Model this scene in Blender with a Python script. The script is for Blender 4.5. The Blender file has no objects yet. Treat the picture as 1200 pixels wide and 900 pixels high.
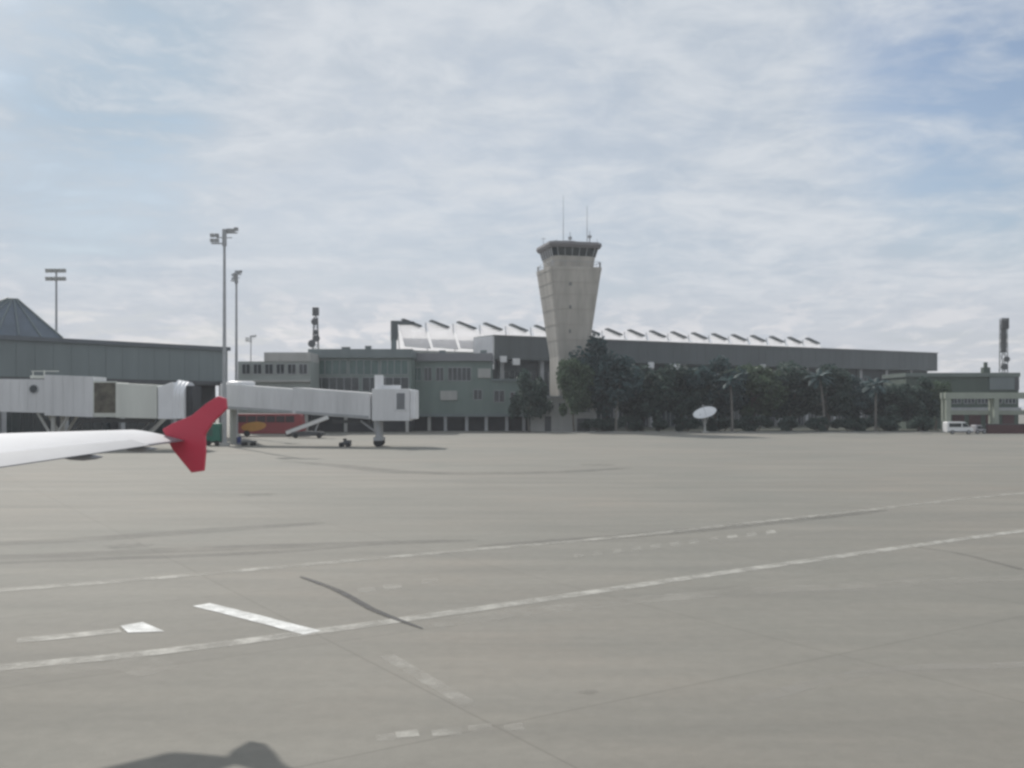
import bpy, math, random
from mathutils import Vector, noise as mnoise
random.seed(11)
R = math.radians
scene = bpy.context.scene
col = scene.collection

# ------------------------------------------------------------------ camera
FPX = 1150.0                      # focal length in pixels of a 1200 px wide picture
HOR = 477.0                       # row of the horizon
EYE = 4.6                         # height of the cabin window
cam_d = bpy.data.cameras.new('camera')
cam = bpy.data.objects.new('camera', cam_d); col.objects.link(cam)
cam.location = (0, 0, EYE); cam.rotation_euler = (R(90), 0, 0)
cam_d.sensor_width = 36.0; cam_d.lens = 36.0 * FPX / 1200.0
cam_d.shift_y = (HOR - 450.0) / 1200.0
cam_d.clip_end = 9000
scene.camera = cam

# ------------------------------------------------------------------ sky and sun
SUN_AZ, SUN_EL = -27.5, 37.4      # degrees: azimuth from +Y towards +X, elevation
def build_world():
    w = bpy.data.worlds.new('World'); scene.world = w; w.use_nodes = True
    nt = w.node_tree; nt.nodes.clear(); N = nt.nodes.new; L = nt.links.new
    out = N('ShaderNodeOutputWorld'); bg = N('ShaderNodeBackground'); bg.inputs[1].default_value = 0.1
    L(bg.outputs[0], out.inputs[0])
    sky = N('ShaderNodeTexSky'); sky.sky_type = 'NISHITA'; sky.sun_disc = False
    sky.sun_elevation = R(SUN_EL); sky.sun_rotation = R(SUN_AZ % 360); sky.dust_density = 1.5
    tc = N('ShaderNodeTexCoord'); sep = N('ShaderNodeSeparateXYZ'); L(tc.outputs['Generated'], sep.inputs[0])
    def math_(op, a, b=None, c=None, clamp=False):
        m = N('ShaderNodeMath'); m.operation = op; m.use_clamp = clamp
        for i, v in enumerate((a, b, c)):
            if v is None: continue
            if isinstance(v, (int, float)): m.inputs[i].default_value = v
            else: L(v, m.inputs[i])
        return m.outputs[0]
    def ramp(v, a, b, c=0.0, d=1.0):
        m = N('ShaderNodeMapRange'); m.interpolation_type = 'SMOOTHSTEP'
        L(v, m.inputs[0]); m.inputs[1].default_value = a; m.inputs[2].default_value = b
        m.inputs[3].default_value = c; m.inputs[4].default_value = d
        return m.outputs[0]
    zc = math_('MAXIMUM', sep.outputs[2], 0.0)
    den = math_('ADD', zc, 0.16)
    cx = math_('DIVIDE', sep.outputs[0], den); cy = math_('DIVIDE', sep.outputs[1], den)
    comb = N('ShaderNodeCombineXYZ'); L(cx, comb.inputs[0]); L(cy, comb.inputs[1])
    def nz(scale, detail, rough, off, dist=0.0, sc=(1, 1, 1)):
        mp = N('ShaderNodeMapping'); mp.inputs['Location'].default_value = off; mp.inputs['Scale'].default_value = sc
        L(comb.outputs[0], mp.inputs[0])
        n = N('ShaderNodeTexNoise'); n.inputs['Scale'].default_value = scale; n.inputs['Detail'].default_value = detail
        n.inputs['Roughness'].default_value = rough; n.inputs['Distortion'].default_value = dist
        L(mp.outputs[0], n.inputs['Vector']); return n.outputs[0]
    big = nz(0.8, 6, 0.55, (3.1, 1.7, 0), 0.4)
    wisp = nz(2.6, 8, 0.6, (7.3, 2.2, 0), 0.8, (0.8, 1.2, 1))
    fine = nz(7.0, 8, 0.62, (1.3, 5.2, 0), 0.5)
    lump = nz(5.0, 7, 0.58, (11.0, 3.0, 0), 0.2, (1, .55, 1))
    def spot(az, el, a, b):
        d = (math.sin(R(az))*math.cos(R(el)), math.cos(R(az))*math.cos(R(el)), math.sin(R(el)))
        v = N('ShaderNodeVectorMath'); v.operation = 'DOT_PRODUCT'
        L(tc.outputs['Generated'], v.inputs[0]); v.inputs[1].default_value = d
        return ramp(v.outputs['Value'], math.cos(R(a)), math.cos(R(b)))
    # thin places of the cloud deck, where the blue comes through
    holes = math_('ADD', math_('MULTIPLY', spot(28, 17, 12, 2), 0.85), math_('MULTIPLY', spot(-24, 14.5, 9, 2), 0.16))
    holes = math_('ADD', holes, math_('MULTIPLY', spot(-27, 20.5, 5, 1), 0.10))
    tex = math_('ADD', math_('MULTIPLY', big, 0.35), math_('ADD', math_('MULTIPLY', wisp, 0.45), math_('MULTIPLY', fine, 0.2)))
    texs = ramp(tex, 0.36, 0.62)
    cover = math_('SUBTRACT', math_('ADD', 0.86, math_('MULTIPLY', texs, 0.24)), math_('MULTIPLY', holes, math_('SUBTRACT', 1.35, texs)), None, True)
    # cloud brightness
    light = math_('ADD', math_('MULTIPLY', wisp, 0.55), math_('MULTIPLY', fine, 0.45))
    lightr = ramp(light, 0.34, 0.66)
    low = ramp(sep.outputs[2], 0.16, 0.02)
    lumps = math_('MULTIPLY', ramp(lump, 0.47, 0.60), math_('MULTIPLY', low, ramp(fine, 0.30, 0.55)))
    base = N('ShaderNodeMix'); base.data_type = 'RGBA'
    base.inputs[6].default_value = (4.85, 5.5, 6.3, 1); base.inputs[7].default_value = (6.7, 7.1, 7.6, 1)
    L(lightr, base.inputs[0])
    warm = N('ShaderNodeMix'); warm.data_type = 'RGBA'
    L(base.outputs[2], warm.inputs[6]); warm.inputs[7].default_value = (5.55, 5.72, 6.15, 1)
    L(math_('MULTIPLY', low, 0.75), warm.inputs[0])
    lit = N('ShaderNodeMix'); lit.data_type = 'RGBA'
    L(warm.outputs[2], lit.inputs[6]); lit.inputs[7].default_value = (8.2, 8.0, 8.1, 1)
    L(math_('ADD', math_('MULTIPLY', lumps, 0.75), math_('MULTIPLY', math_('MULTIPLY', spot(-4, 4, 13, 2), low), math_('MULTIPLY', ramp(lump, 0.42, 0.6), 0.5)), None, True), lit.inputs[0])
    thin = N('ShaderNodeMix'); thin.data_type = 'RGBA'
    L(lit.outputs[2], thin.inputs[6]); thin.inputs[7].default_value = (3.0, 4.5, 5.9, 1)
    L(math_('MULTIPLY', math_('ADD', spot(-24, 14, 9, 1), spot(-22, 19.5, 8, 1)), math_('MULTIPLY', math_('SUBTRACT', 1.15, texs), 0.8), None, True), thin.inputs[0])
    lit = thin
    fin = N('ShaderNodeMix'); fin.data_type = 'RGBA'
    L(sky.outputs[0], fin.inputs[6]); L(lit.outputs[2], fin.inputs[7]); L(cover, fin.inputs[0])
    L(fin.outputs[2], bg.inputs[0])
build_world()
sun_d = bpy.data.lights.new('sun', 'SUN'); sun_d.energy = 3.4; sun_d.angle = R(1.0); sun_d.color = (1.0, 0.955, 0.89)
sun = bpy.data.objects.new('sun', sun_d); col.objects.link(sun)
sdir = Vector((math.sin(R(SUN_AZ))*math.cos(R(SUN_EL)), math.cos(R(SUN_AZ))*math.cos(R(SUN_EL)), math.sin(R(SUN_EL))))
sun.rotation_euler = sdir.to_track_quat('Z', 'Y').to_euler(); sun.location = (-60, 80, 90)
scene.view_settings.view_transform = 'Standard'; scene.view_settings.look = 'None'
scene.view_settings.exposure = 0.0; scene.view_settings.gamma = 1.0; scene.view_settings.use_curve_mapping = False
scene.render.engine = 'CYCLES'
scene.cycles.filter_width = 2.8
scene.cycles.max_bounces = 6
scene.cycles.use_denoising = True

# ------------------------------------------------------------------ helpers
def G(px, py):                      # the ground point seen at a pixel of the 1200x900 photograph
    d = EYE * FPX / (py - HOR); return Vector(((px - 600) / FPX * d, d, 0))
def PX(px, d): return (px - 600) / FPX * d
def PZ(py, d): return EYE - (py - HOR) / FPX * d

ORG = {}                            # world position of each object's origin
class MB:
    def __init__(s): s.v = []; s.f = []
    def add(s, vs, fs):
        o = len(s.v); s.v += [Vector(p) for p in vs]; s.f += [[i + o for i in f] for f in fs]; return s
    def hexa(s, p):                 # 8 points: bottom ring of four, top ring of four
        return s.add(p, [(3,2,1,0),(4,5,6,7),(0,1,5,4),(1,2,6,5),(2,3,7,6),(3,0,4,7)])
    def box(s, x0, x1, y0, y1, z0, z1):
        return s.hexa([(x0,y0,z0),(x1,y0,z0),(x1,y1,z0),(x0,y1,z0),(x0,y0,z1),(x1,y0,z1),(x1,y1,z1),(x0,y1,z1)])
    def tube(s, a, b, r0, r1=None, n=8):
        r1 = r0 if r1 is None else r1
        a = Vector(a); b = Vector(b); d = (b - a).normalized()
        x = d.orthogonal().normalized(); y = d.cross(x); vs = []
        for c, r in ((a, r0), (b, r1)):
            for k in range(n):
                t = 2*math.pi*k/n; vs.append(c + x*math.cos(t)*r + y*math.sin(t)*r)
        fs = [(k, (k+1) % n, n + (k+1) % n, n + k) for k in range(n)]
        fs += [tuple(range(n))[::-1], tuple(range(n, 2*n))]
        return s.add(vs, fs)
    def bar(s, a, b, w, h=None):    # square bar
        h = h or w; a = Vector(a); b = Vector(b); d = (b - a).normalized()
        up = Vector((0,0,1)) if abs(d.z) < 0.95 else Vector((1,0,0))
        x = d.cross(up).normalized()*w/2; y = x.cross(d).normalized()*h/2
        return s.hexa([a-x-y, a+x-y, a+x+y, a-x+y, b-x-y, b+x-y, b+x+y, b-x+y])
    def prism(s, pts, off):         # polygon extruded by a vector
        off = Vector(off); n = len(pts); vs = [Vector(p) for p in pts] + [Vector(p) + off for p in pts]
        return s.add(vs, [tuple(range(n))[::-1], tuple(range(n, 2*n))] + [(k, (k+1) % n, n+(k+1) % n, n+k) for k in range(n)])
    def loft(s, rings, cap=True):
        n = len(rings[0]); vs = [p for r in rings for p in r]; fs = []
        for i in range(len(rings)-1):
            for k in range(n): fs.append((i*n+k, i*n+(k+1) % n, (i+1)*n+(k+1) % n, (i+1)*n+k))
        if cap: fs += [tuple(range(n))[::-1], tuple(range((len(rings)-1)*n, len(rings)*n))]
        return s.add(vs, fs)
    def lathe(s, c, prof, n=20):    # (radius, z) pairs round a vertical axis
        return s.loft([[Vector((c[0]+r*math.cos(2*math.pi*k/n), c[1]+r*math.sin(2*math.pi*k/n), c[2]+z)) for k in range(n)] for r, z in prof])
    def build(s, name, mat, parent=None, origin=None, smooth=False, bevel=0):
        import bmesh
        o0 = Vector(ORG[parent]) if parent is not None else Vector(origin or (0,0,0))
        me = bpy.data.meshes.new(name)
        me.from_pydata([tuple(p - o0) for p in s.v], [], s.f)
        bm = bmesh.new(); bm.from_mesh(me); bmesh.ops.recalc_face_normals(bm, faces=bm.faces); bm.to_mesh(me); bm.free()
        if smooth:
            for p in me.polygons: p.use_smooth = True
        me.materials.append(mat)
        ob = bpy.data.objects.new(name, me); col.objects.link(ob)
        if parent is not None: ob.parent = parent
        else: ob.location = o0
        if bevel:
            m = ob.modifiers.new('soft', 'BEVEL'); m.width = bevel; m.segments = 2; m.limit_method = 'ANGLE'
        ORG[ob] = tuple(o0); return ob
def thing(name, loc, label, cat, group=None):
    o = bpy.data.objects.new(name, None); col.objects.link(o); o.location = loc; ORG[o] = tuple(loc)
    o.empty_display_size = 0.5
    return tag(o, label, cat, group)
def tag(o, label=None, cat=None, group=None, kind=None):
    if label: o['label'] = label
    if cat: o['category'] = cat
    if group: o['group'] = group
    if kind: o['kind'] = kind
    return o
def dup(root, loc, label, rz=0.0, sc=1.0, group=None):
    c = root.copy(); col.objects.link(c); c.location = loc; c.rotation_euler = (0, 0, rz)
    c.scale = sc if isinstance(sc, tuple) else (sc, sc, sc); c['label'] = label
    if group: c['group'] = group
    kids = [o for o in list(root.children)]
    for k in kids:
        d = k.copy(); col.objects.link(d); d.parent = c
        for g in list(k.children):
            e = g.copy(); col.objects.link(e); e.parent = d
    return c
class Frame:
    def __init__(s, o, u): s.o = Vector((o[0], o[1], 0)); s.u = Vector((u[0], u[1], 0)).normalized(); s.v = Vector((-s.u.y, s.u.x, 0))
    def p(s, a, t, z): return s.o + s.u*a + s.v*t + Vector((0, 0, z))
    def box(s, mb, a0, a1, t0, t1, z0, z1):
        return mb.hexa([s.p(a0,t0,z0), s.p(a1,t0,z0), s.p(a1,t1,z0), s.p(a0,t1,z0), s.p(a0,t0,z1), s.p(a1,t0,z1), s.p(a1,t1,z1), s.p(a0,t1,z1)])

# ------------------------------------------------------------------ materials
def mat(name, c, rough=0.7, var=0.15, scale=0.6, metal=0.0, streak=False, spec=0.4, bump=0.0, trans=0.0):
    m = bpy.data.materials.new(name); m.use_nodes = True; nt = m.node_tree; b = nt.nodes['Principled BSDF']
    tc = nt.nodes.new('ShaderNodeTexCoord'); mp = nt.nodes.new('ShaderNodeMapping')
    nt.links.new(tc.outputs['Object'], mp.inputs[0])
    if streak: mp.inputs['Scale'].default_value = (1, 1, 0.12)
    n = nt.nodes.new('ShaderNodeTexNoise'); n.inputs['Scale'].default_value = scale; n.inputs['Detail'].default_value = 7; n.inputs['Roughness'].default_value = 0.65
    nt.links.new(mp.outputs[0], n.inputs['Vector'])
    r = nt.nodes.new('ShaderNodeMapRange'); r.inputs[1].default_value = 0.3; r.inputs[2].default_value = 0.7
    nt.links.new(n.outputs[0], r.inputs[0])
    mx = nt.nodes.new('ShaderNodeMix'); mx.data_type = 'RGBA'
    mx.inputs[6].default_value = tuple(min(1, x*(1-var)) for x in c) + (1,)
    mx.inputs[7].default_value = tuple(min(1, x*(1+var*0.7)) for x in c) + (1,)
    nt.links.new(r.outputs[0], mx.inputs[0]); nt.links.new(mx.outputs[2], b.inputs['Base Color'])
    b.inputs['Roughness'].default_value = rough; b.inputs['Metallic'].default_value = metal
    b.inputs['Specular IOR Level'].default_value = spec
    if bump:
        bp = nt.nodes.new('ShaderNodeBump'); bp.inputs['Strength'].default_value = bump
        nt.links.new(n.outputs[0], bp.inputs['Height']); nt.links.new(bp.outputs[0], b.inputs['Normal'])
    if trans:
        tr = nt.nodes.new('ShaderNodeBsdfTranslucent'); ms = nt.nodes.new('ShaderNodeMixShader'); ms.inputs[0].default_value = trans
        nt.links.new(mx.outputs[2], tr.inputs[0]); out = nt.nodes['Material Output']
        nt.links.new(b.outputs[0], ms.inputs[1]); nt.links.new(tr.outputs[0], ms.inputs[2]); nt.links.new(ms.outputs[0], out.inputs[0])
    return m
def worn(name, c, keep, scale=1.6, rough=0.75, soft=0.12, stretch=(1,1,1)):   # paint or stain worn through to the concrete
    m = mat(name, c, rough, 0.08, 2.0); nt = m.node_tree; b = nt.nodes['Principled BSDF']; out = nt.nodes['Material Output']
    tc = nt.nodes.new('ShaderNodeTexCoord'); mp = nt.nodes.new('ShaderNodeMapping'); mp.inputs['Scale'].default_value = stretch
    nt.links.new(tc.outputs['Object'], mp.inputs[0])
    n = nt.nodes.new('ShaderNodeTexNoise'); n.inputs['Scale'].default_value = scale; n.inputs['Detail'].default_value = 9; n.inputs['Roughness'].default_value = 0.7
    nt.links.new(mp.outputs[0], n.inputs['Vector'])
    r = nt.nodes.new('ShaderNodeMapRange'); r.inputs[1].default_value = 0.5 - soft; r.inputs[2].default_value = 0.5 + soft
    r.inputs[3].default_value = keep[0]; r.inputs[4].default_value = keep[1]; nt.links.new(n.outputs[0], r.inputs[0])
    t = nt.nodes.new('ShaderNodeBsdfTransparent'); ms = nt.nodes.new('ShaderNodeMixShader')
    nt.links.new(r.outputs[0], ms.inputs[0]); nt.links.new(t.outputs[0], ms.inputs[1]); nt.links.new(b.outputs[0], ms.inputs[2])
    nt.links.new(ms.outputs[0], out.inputs[0]); return m
def ground_mat():
    m = bpy.data.materials.new('apron_concrete'); m.use_nodes = True; nt = m.node_tree; b = nt.nodes['Principled BSDF']
    N = nt.nodes.new; L = nt.links.new
    tc = N('ShaderNodeTexCoord')
    def nz(scale, det, rough, sc=(1,1,1), rot=0, off=(0,0,0)):
        mp = N('ShaderNodeMapping'); mp.inputs['Scale'].default_value = sc; mp.inputs['Rotation'].default_value = (0,0,rot); mp.inputs['Location'].default_value = off
        L(tc.outputs['Object'], mp.inputs[0]); n = N('ShaderNodeTexNoise'); n.inputs['Scale'].default_value = scale
        n.inputs['Detail'].default_value = det; n.inputs['Roughness'].default_value = rough; L(mp.outputs[0], n.inputs['Vector']); return n.outputs[0]
    def rmp(v, a, b_, c=0, d=1):
        r = N('ShaderNodeMapRange'); L(v, r.inputs[0]); r.inputs[1].default_value=a; r.inputs[2].default_value=b_; r.inputs[3].default_value=c; r.inputs[4].default_value=d; return r.outputs[0]
    def mix(f, a, b_, mode='MIX'):
        x = N('ShaderNodeMix'); x.data_type='RGBA'; x.blend_type = mode
        if isinstance(f, float): x.inputs[0].default_value = f
        else: L(f, x.inputs[0])
        for i, v in ((6,a),(7,b_)):
            if isinstance(v, tuple): x.inputs[i].default_value = v + (1,)
            else: L(v, x.inputs[i])
        return x.outputs[2]
    big = nz(0.05, 5, 0.55, off=(3,9,0)); mid = nz(0.30, 7, 0.65, (1,1,1)); streak = nz(0.30, 6, 0.62, (0.22, 1.6, 1), R(-32))
    fine = nz(3.2, 8, 0.72); grit = nz(28, 4, 0.7)
    c = mix(rmp(big, 0.38, 0.62), (0.208,0.206,0.180), (0.268,0.242,0.205))
    c = mix(rmp(mid, 0.38, 0.66), c, (0.248,0.235,0.204))
    c = mix(rmp(streak, 0.36, 0.68, 0.0, 0.75), c, (0.184,0.178,0.156))
    c = mix(rmp(fine, 0.25, 0.75, 0.86, 1.10), c, c) if False else c
    k = N('ShaderNodeMath'); k.operation='MULTIPLY'; L(rmp(fine, 0.25, 0.75, 0.90, 1.08), k.inputs[0]); L(rmp(grit, 0.25, 0.75, 0.92, 1.07), k.inputs[1])
    cc = N('ShaderNodeCombineColor')
    for i in range(3): L(k.outputs[0], cc.inputs[i])
    c = mix(1.0, c, cc.outputs[0], 'MULTIPLY')
    # slab joints
    mp = N('ShaderNodeMapping'); mp.inputs['Rotation'].default_value = (0,0,R(-33)); L(tc.outputs['Object'], mp.inputs[0])
    br = N('ShaderNodeTexBrick'); br.offset = 0.0; br.inputs['Scale'].default_value = 1.0; br.inputs['Brick Width'].default_value = 7.5; br.inputs['Row Height'].default_value = 6.0
    br.inputs['Mortar Size'].default_value = 0.022; br.inputs['Mortar Smooth'].default_value = 0.3
    br.inputs['Color1'].default_value = (0.93,0.93,0.93,1); br.inputs['Color2'].default_value = (1,1,1,1); br.inputs['Mortar'].default_value = (0.62,0.61,0.6,1)
    L(mp.outputs[0], br.inputs['Vector'])
    c = mix(0.55, c, br.outputs[0], 'MULTIPLY')
    L(c, b.inputs['Base Color'])
    b.inputs['Roughness'].default_value = 0.82; b.inputs['Specular IOR Level'].default_value = 0.3
    bp = N('ShaderNodeBump'); bp.inputs['Strength'].default_value = 0.25; bp.inputs['Distance'].default_value = 0.02; L(fine, bp.inputs['Height']); L(bp.outputs[0], b.inputs['Normal'])
    return m

M_APRON = ground_mat()
M_LINE = worn('worn_line_paint', (0.47,0.455,0.41), (0.30,0.90), 1.3)
M_FAINT = worn('faded_line_paint', (0.42,0.405,0.36), (0.15,0.85), 0.9)
M_GHOST = worn('ghost_mark_paint', (0.48,0.46,0.41), (0.0,0.55), 1.3)
M_BRIGHT = worn('fresh_white_paint', (0.80,0.80,0.77), (0.55,1.0), 2.6)
M_TYRE = worn('tyre_rubber_stain', (0.10,0.097,0.09), (0.0,0.34), 0.45, soft=0.25)
M_TAR = worn('tar_seam', (0.055,0.055,0.056), (0.45,0.95), 1.4)
M_SLATE = mat('slate_cladding', (0.175,0.205,0.208), 0.55, 0.14, 0.25, streak=True)
M_GREENGREY = mat('green_grey_cladding', (0.175,0.222,0.203), 0.6, 0.16, 0.3, streak=True)
M_HALL = mat('hall_fascia_metal', (0.10,0.115,0.12), 0.5, 0.14, 0.2, streak=True)
M_DARK = mat('recess_shade', (0.042,0.045,0.05), 0.7, 0.3, 0.5)  # near-black colour stands in for shade in recesses and below floors
M_GLASS = mat('dark_glass', (0.03,0.04,0.045), 0.12, 0.3, 0.4, spec=0.6)
M_TEAL = mat('teal_glass', (0.075,0.13,0.12), 0.2, 0.35, 0.3, spec=0.6)
M_PALE = mat('pale_concrete', (0.42,0.42,0.40), 0.75, 0.14, 0.5, streak=True)
M_TOWER = mat('tower_render', (0.45,0.425,0.385), 0.85, 0.26, 0.5, streak=True, bump=0.05)
M_WHITE = mat('white_sheet', (0.76,0.76,0.77), 0.5, 0.07, 0.5)
M_MEMB = mat('white_membrane', (0.86,0.86,0.87), 0.6, 0.04, 0.4, trans=0.85)
M_BRIDGE = mat('bridge_panel_paint', (0.64,0.64,0.645), 0.5, 0.16, 0.4, streak=True)
M_CREAM = mat('cream_panel_paint', (0.64,0.65,0.60), 0.5, 0.10, 0.4, streak=True)
M_STEEL = mat('galvanised_steel', (0.38,0.39,0.40), 0.5, 0.18, 0.8, metal=0.2)
M_IRON = mat('dark_painted_steel', (0.085,0.09,0.095), 0.5, 0.2, 0.8)
M_RUBBER = mat('tyre_rubber', (0.03,0.03,0.032), 0.8, 0.2, 2)
M_RED = mat('red_aircraft_paint', (0.58,0.055,0.095), 0.28, 0.06, 1.2, spec=0.5)
M_WING = mat('white_aircraft_paint', (0.46,0.47,0.495), 0.6, 0.10, 0.7, spec=0.12)
M_WINGGREY = mat('grey_wing_paint', (0.34,0.35,0.37), 0.6, 0.08, 0.8, spec=0.12)
M_MAROON = mat('maroon_coach_paint', (0.28,0.055,0.06), 0.35, 0.12, 0.7)
M_GOLD = mat('gold_livery_paint', (0.52,0.26,0.06), 0.4, 0.15, 1.0)
M_GREEN = mat('green_box_paint', (0.035,0.16,0.12), 0.5, 0.15, 0.8)
M_BLUE = mat('blue_plastic', (0.035,0.06,0.20), 0.5, 0.15, 1.0)
M_VAN = mat('white_vehicle_paint', (0.78,0.78,0.78), 0.3, 0.05, 1.0)
M_CARGREY = mat('grey_vehicle_paint', (0.36,0.35,0.37), 0.3, 0.05, 1.0)
M_REDWALL = mat('dark_red_wall_paint', (0.10,0.05,0.05), 0.8, 0.2, 0.5)
M_BEIGE = mat('beige_green_steel', (0.30,0.33,0.28), 0.6, 0.12, 0.6)
M_SHED = mat('green_shed_wall', (0.078,0.105,0.086), 0.7, 0.2, 0.3, streak=True)
M_BARK = mat('bark', (0.13,0.11,0.09), 0.9, 0.3, 2.0)
M_PALEBARK = mat('pale_bark', (0.17,0.16,0.145), 0.9, 0.25, 2.0)
def leaf_mat(name, a, b_):
    m = mat(name, a, 0.6, 0.0, 0.5, spec=0.3, trans=0.35); nt = m.node_tree
    geo = nt.nodes.new('ShaderNodeNewGeometry'); mx = nt.nodes.new('ShaderNodeMix'); mx.data_type = 'RGBA'
    mx.inputs[6].default_value = a + (1,); mx.inputs[7].default_value = b_ + (1,)
    nt.links.new(geo.outputs['Random Per Island'], mx.inputs[0]); nt.links.new(mx.outputs[2], nt.nodes['Principled BSDF'].inputs['Base Color']); nt.links.new(mx.outputs[2], nt.nodes['Translucent BSDF'].inputs[0])
    return m
M_LEAF = [leaf_mat('dark_leaves', (0.035,0.064,0.054), (0.09,0.132,0.108)), leaf_mat('blue_green_leaves', (0.034,0.066,0.068), (0.082,0.13,0.13)), leaf_mat('mid_green_leaves', (0.050,0.088,0.054), (0.12,0.165,0.10))]
M_PLAINWHITE = M_WHITE

# ------------------------------------------------------------------ ground
g = MB(); g.add([(-1600,-900,0),(1600,-900,0),(1600,2200,0),(-1600,2200,0)], [(0,1,2,3)])
tag(g.build('apron', M_APRON), kind='structure')

def strip(name, pts, width, m, z, label=None, taper=None):
    P = [G(*p) for p in pts]
    # smooth the measured points into a curve
    Q = []
    for i in range(len(P)-1):
        p0 = P[max(i-1,0)]; p1 = P[i]; p2 = P[i+1]; p3 = P[min(i+2,len(P)-1)]
        for k in range(16):
            t = k/16; Q.append(0.5*((2*p1)+(p2-p0)*t+(2*p0-5*p1+4*p2-p3)*t*t+(3*p1-p0-3*p2+p3)*t**3))
    Q.append(P[-1]); vs = []; fs = []
    for i, q in enumerate(Q):
        d = (Q[min(i+1,len(Q)-1)] - Q[max(i-1,0)]).normalized(); n = Vector((-d.y, d.x, 0))
        w = width/2 * (taper(i/(len(Q)-1)) if taper else 1.0)
        e1 = 1 + 0.10*mnoise.noise(q*1.7); e2 = 1 + 0.10*mnoise.noise(q*1.7 + Vector((9,3,1)))
        vs += [q + n*w*e1 + Vector((0,0,z)), q - n*w*e2 + Vector((0,0,z))]
        if i: fs.append((2*i-2, 2*i-1, 2*i+1, 2*i))
    ob = MB().add(vs, fs).build(name, m); return tag(ob, kind='structure')
fade = lambda t: 0.12 + 0.88*math.sin(math.pi*t)**0.5
strip('apron_edge_line', [(-160,803),(0,783),(180,765),(360,742),(600,708),(900,664),(1200,622),(1420,593)], 0.46, M_LINE, 0.008)
strip('apron_edge_line', [(-160,704),(0,692),(180,678),(360,662),(560,644),(740,628),(980,602),(1200,578),(1500,552)], 0.50, M_FAINT, 0.008)
strip('worn_stand_line', [(505,732),(700,708),(900,692),(1200,677),(1500,664)], 0.75, worn('ghost_line_paint', (0.46,0.44,0.39), (0.0,0.42), 0.6), 0.004)
strip('stand_bar', [(236,709),(300,725),(366,742)], 0.44, M_BRIGHT, 0.012)
strip('arrow_shaft', [(20,751),(80,745.5),(141,739)], 0.46, M_LINE, 0.008)
def flatpoly(name, pts, m, z):
    return tag(MB().add([G(*p) + Vector((0,0,z)) for p in pts], [tuple(range(len(pts)))]).build(name, m), kind='structure')
flatpoly('arrow_head', [(141,734),(167,729.5),(193,740.5),(150,742)], M_BRIGHT, 0.012)
for i in range(11):
    x = 672 + i*22.5; y = 650 - i*2.75
    flatpoly('lane_dash', [(x,y),(x+11,y-1.5),(x+13,y+2.5),(x+1,y+4)], M_FAINT, 0.004)
for x, y in ((418,690),(448,686),(492,680)): flatpoly('lane_dash', [(x,y),(x+20,y-2),(x+24,y+3),(x+3,y+5)], M_GHOST, 0.004)
strip('worn_stand_line', [(452,768),(520,808),(560,832)], 0.30, M_GHOST, 0.004)
for x, y, w in ((440,862,22),(463,858,26),(505,856,34),(548,851,28),(590,850,22)): flatpoly('lane_dash', [(x,y),(x+w,y-3),(x+w+3,y+5),(x+2,y+7)], M_FAINT if w in (26,34) else M_GHOST, 0.004)
strip('worn_stand_line', [(880,822),(960,800),(1050,784),(1200,779),(1400,770)], 0.34, worn('old_line_paint', (0.44,0.42,0.38), (0.0,0.40), 0.7), 0.004)
strip('worn_stand_line', [(1060,640),(1120,648),(1200,668)], 0.22, M_TYRE, 0.004)
strip('worn_stand_line', [(0,788),(60,784),(150,778),(190,787)], 0.9, worn('ghost_line_paint', (0.46,0.44,0.39), (0.0,0.35), 0.8), 0.004)
strip('tar_seam', [(352,676),(395,692),(440,716),(495,737)], 0.20, M_TAR, 0.016, taper=lambda t: 0.35+0.65*math.sin(math.pi*min(1,t*1.05))**0.6 if t < .97 else .3)
strip('tyre_mark', [(-80,654),(40,652),(200,645),(400,638),(560,633)], 1.3, M_TYRE, 0.004, taper=fade)
strip('tyre_mark', [(-60,640),(100,632),(240,622),(380,613)], 1.5, M_TYRE, 0.004, taper=fade)
strip('tyre_mark', [(330,540),(400,546),(470,553),(560,555),(660,553),(740,548)], 2.6, M_TYRE, 0.004, taper=fade)
strip('tyre_mark', [(560,640),(700,631),(860,617),(1040,598)], 1.1, M_TYRE, 0.004, taper=fade)
strip('tyre_mark', [(-60,662),(120,655),(300,648),(420,640)], 0.7, M_TYRE, 0.004, taper=fade)

# faint oil drips on the concrete
M_OIL = worn('oil_stain', (0.11,0.107,0.096), (0.0,0.30), 2.6, soft=0.16)
rs = random.Random(5)
for px_, py_, r_ in ((690,812,.12),(150,640,.6),(300,580,.8),(700,545,1.2)):
    c_ = G(px_,py_); mb = MB(); pts = []
    for k in range(18):
        a_ = 2*math.pi*k/18; q_ = r_*(0.7+0.5*rs.random()); pts.append(c_ + Vector((q_*math.cos(a_)*1.3, q_*math.sin(a_), 0.020)))
    tag(mb.add(pts,[tuple(range(18))]).build('oil_stain', M_OIL), kind='structure')
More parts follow.
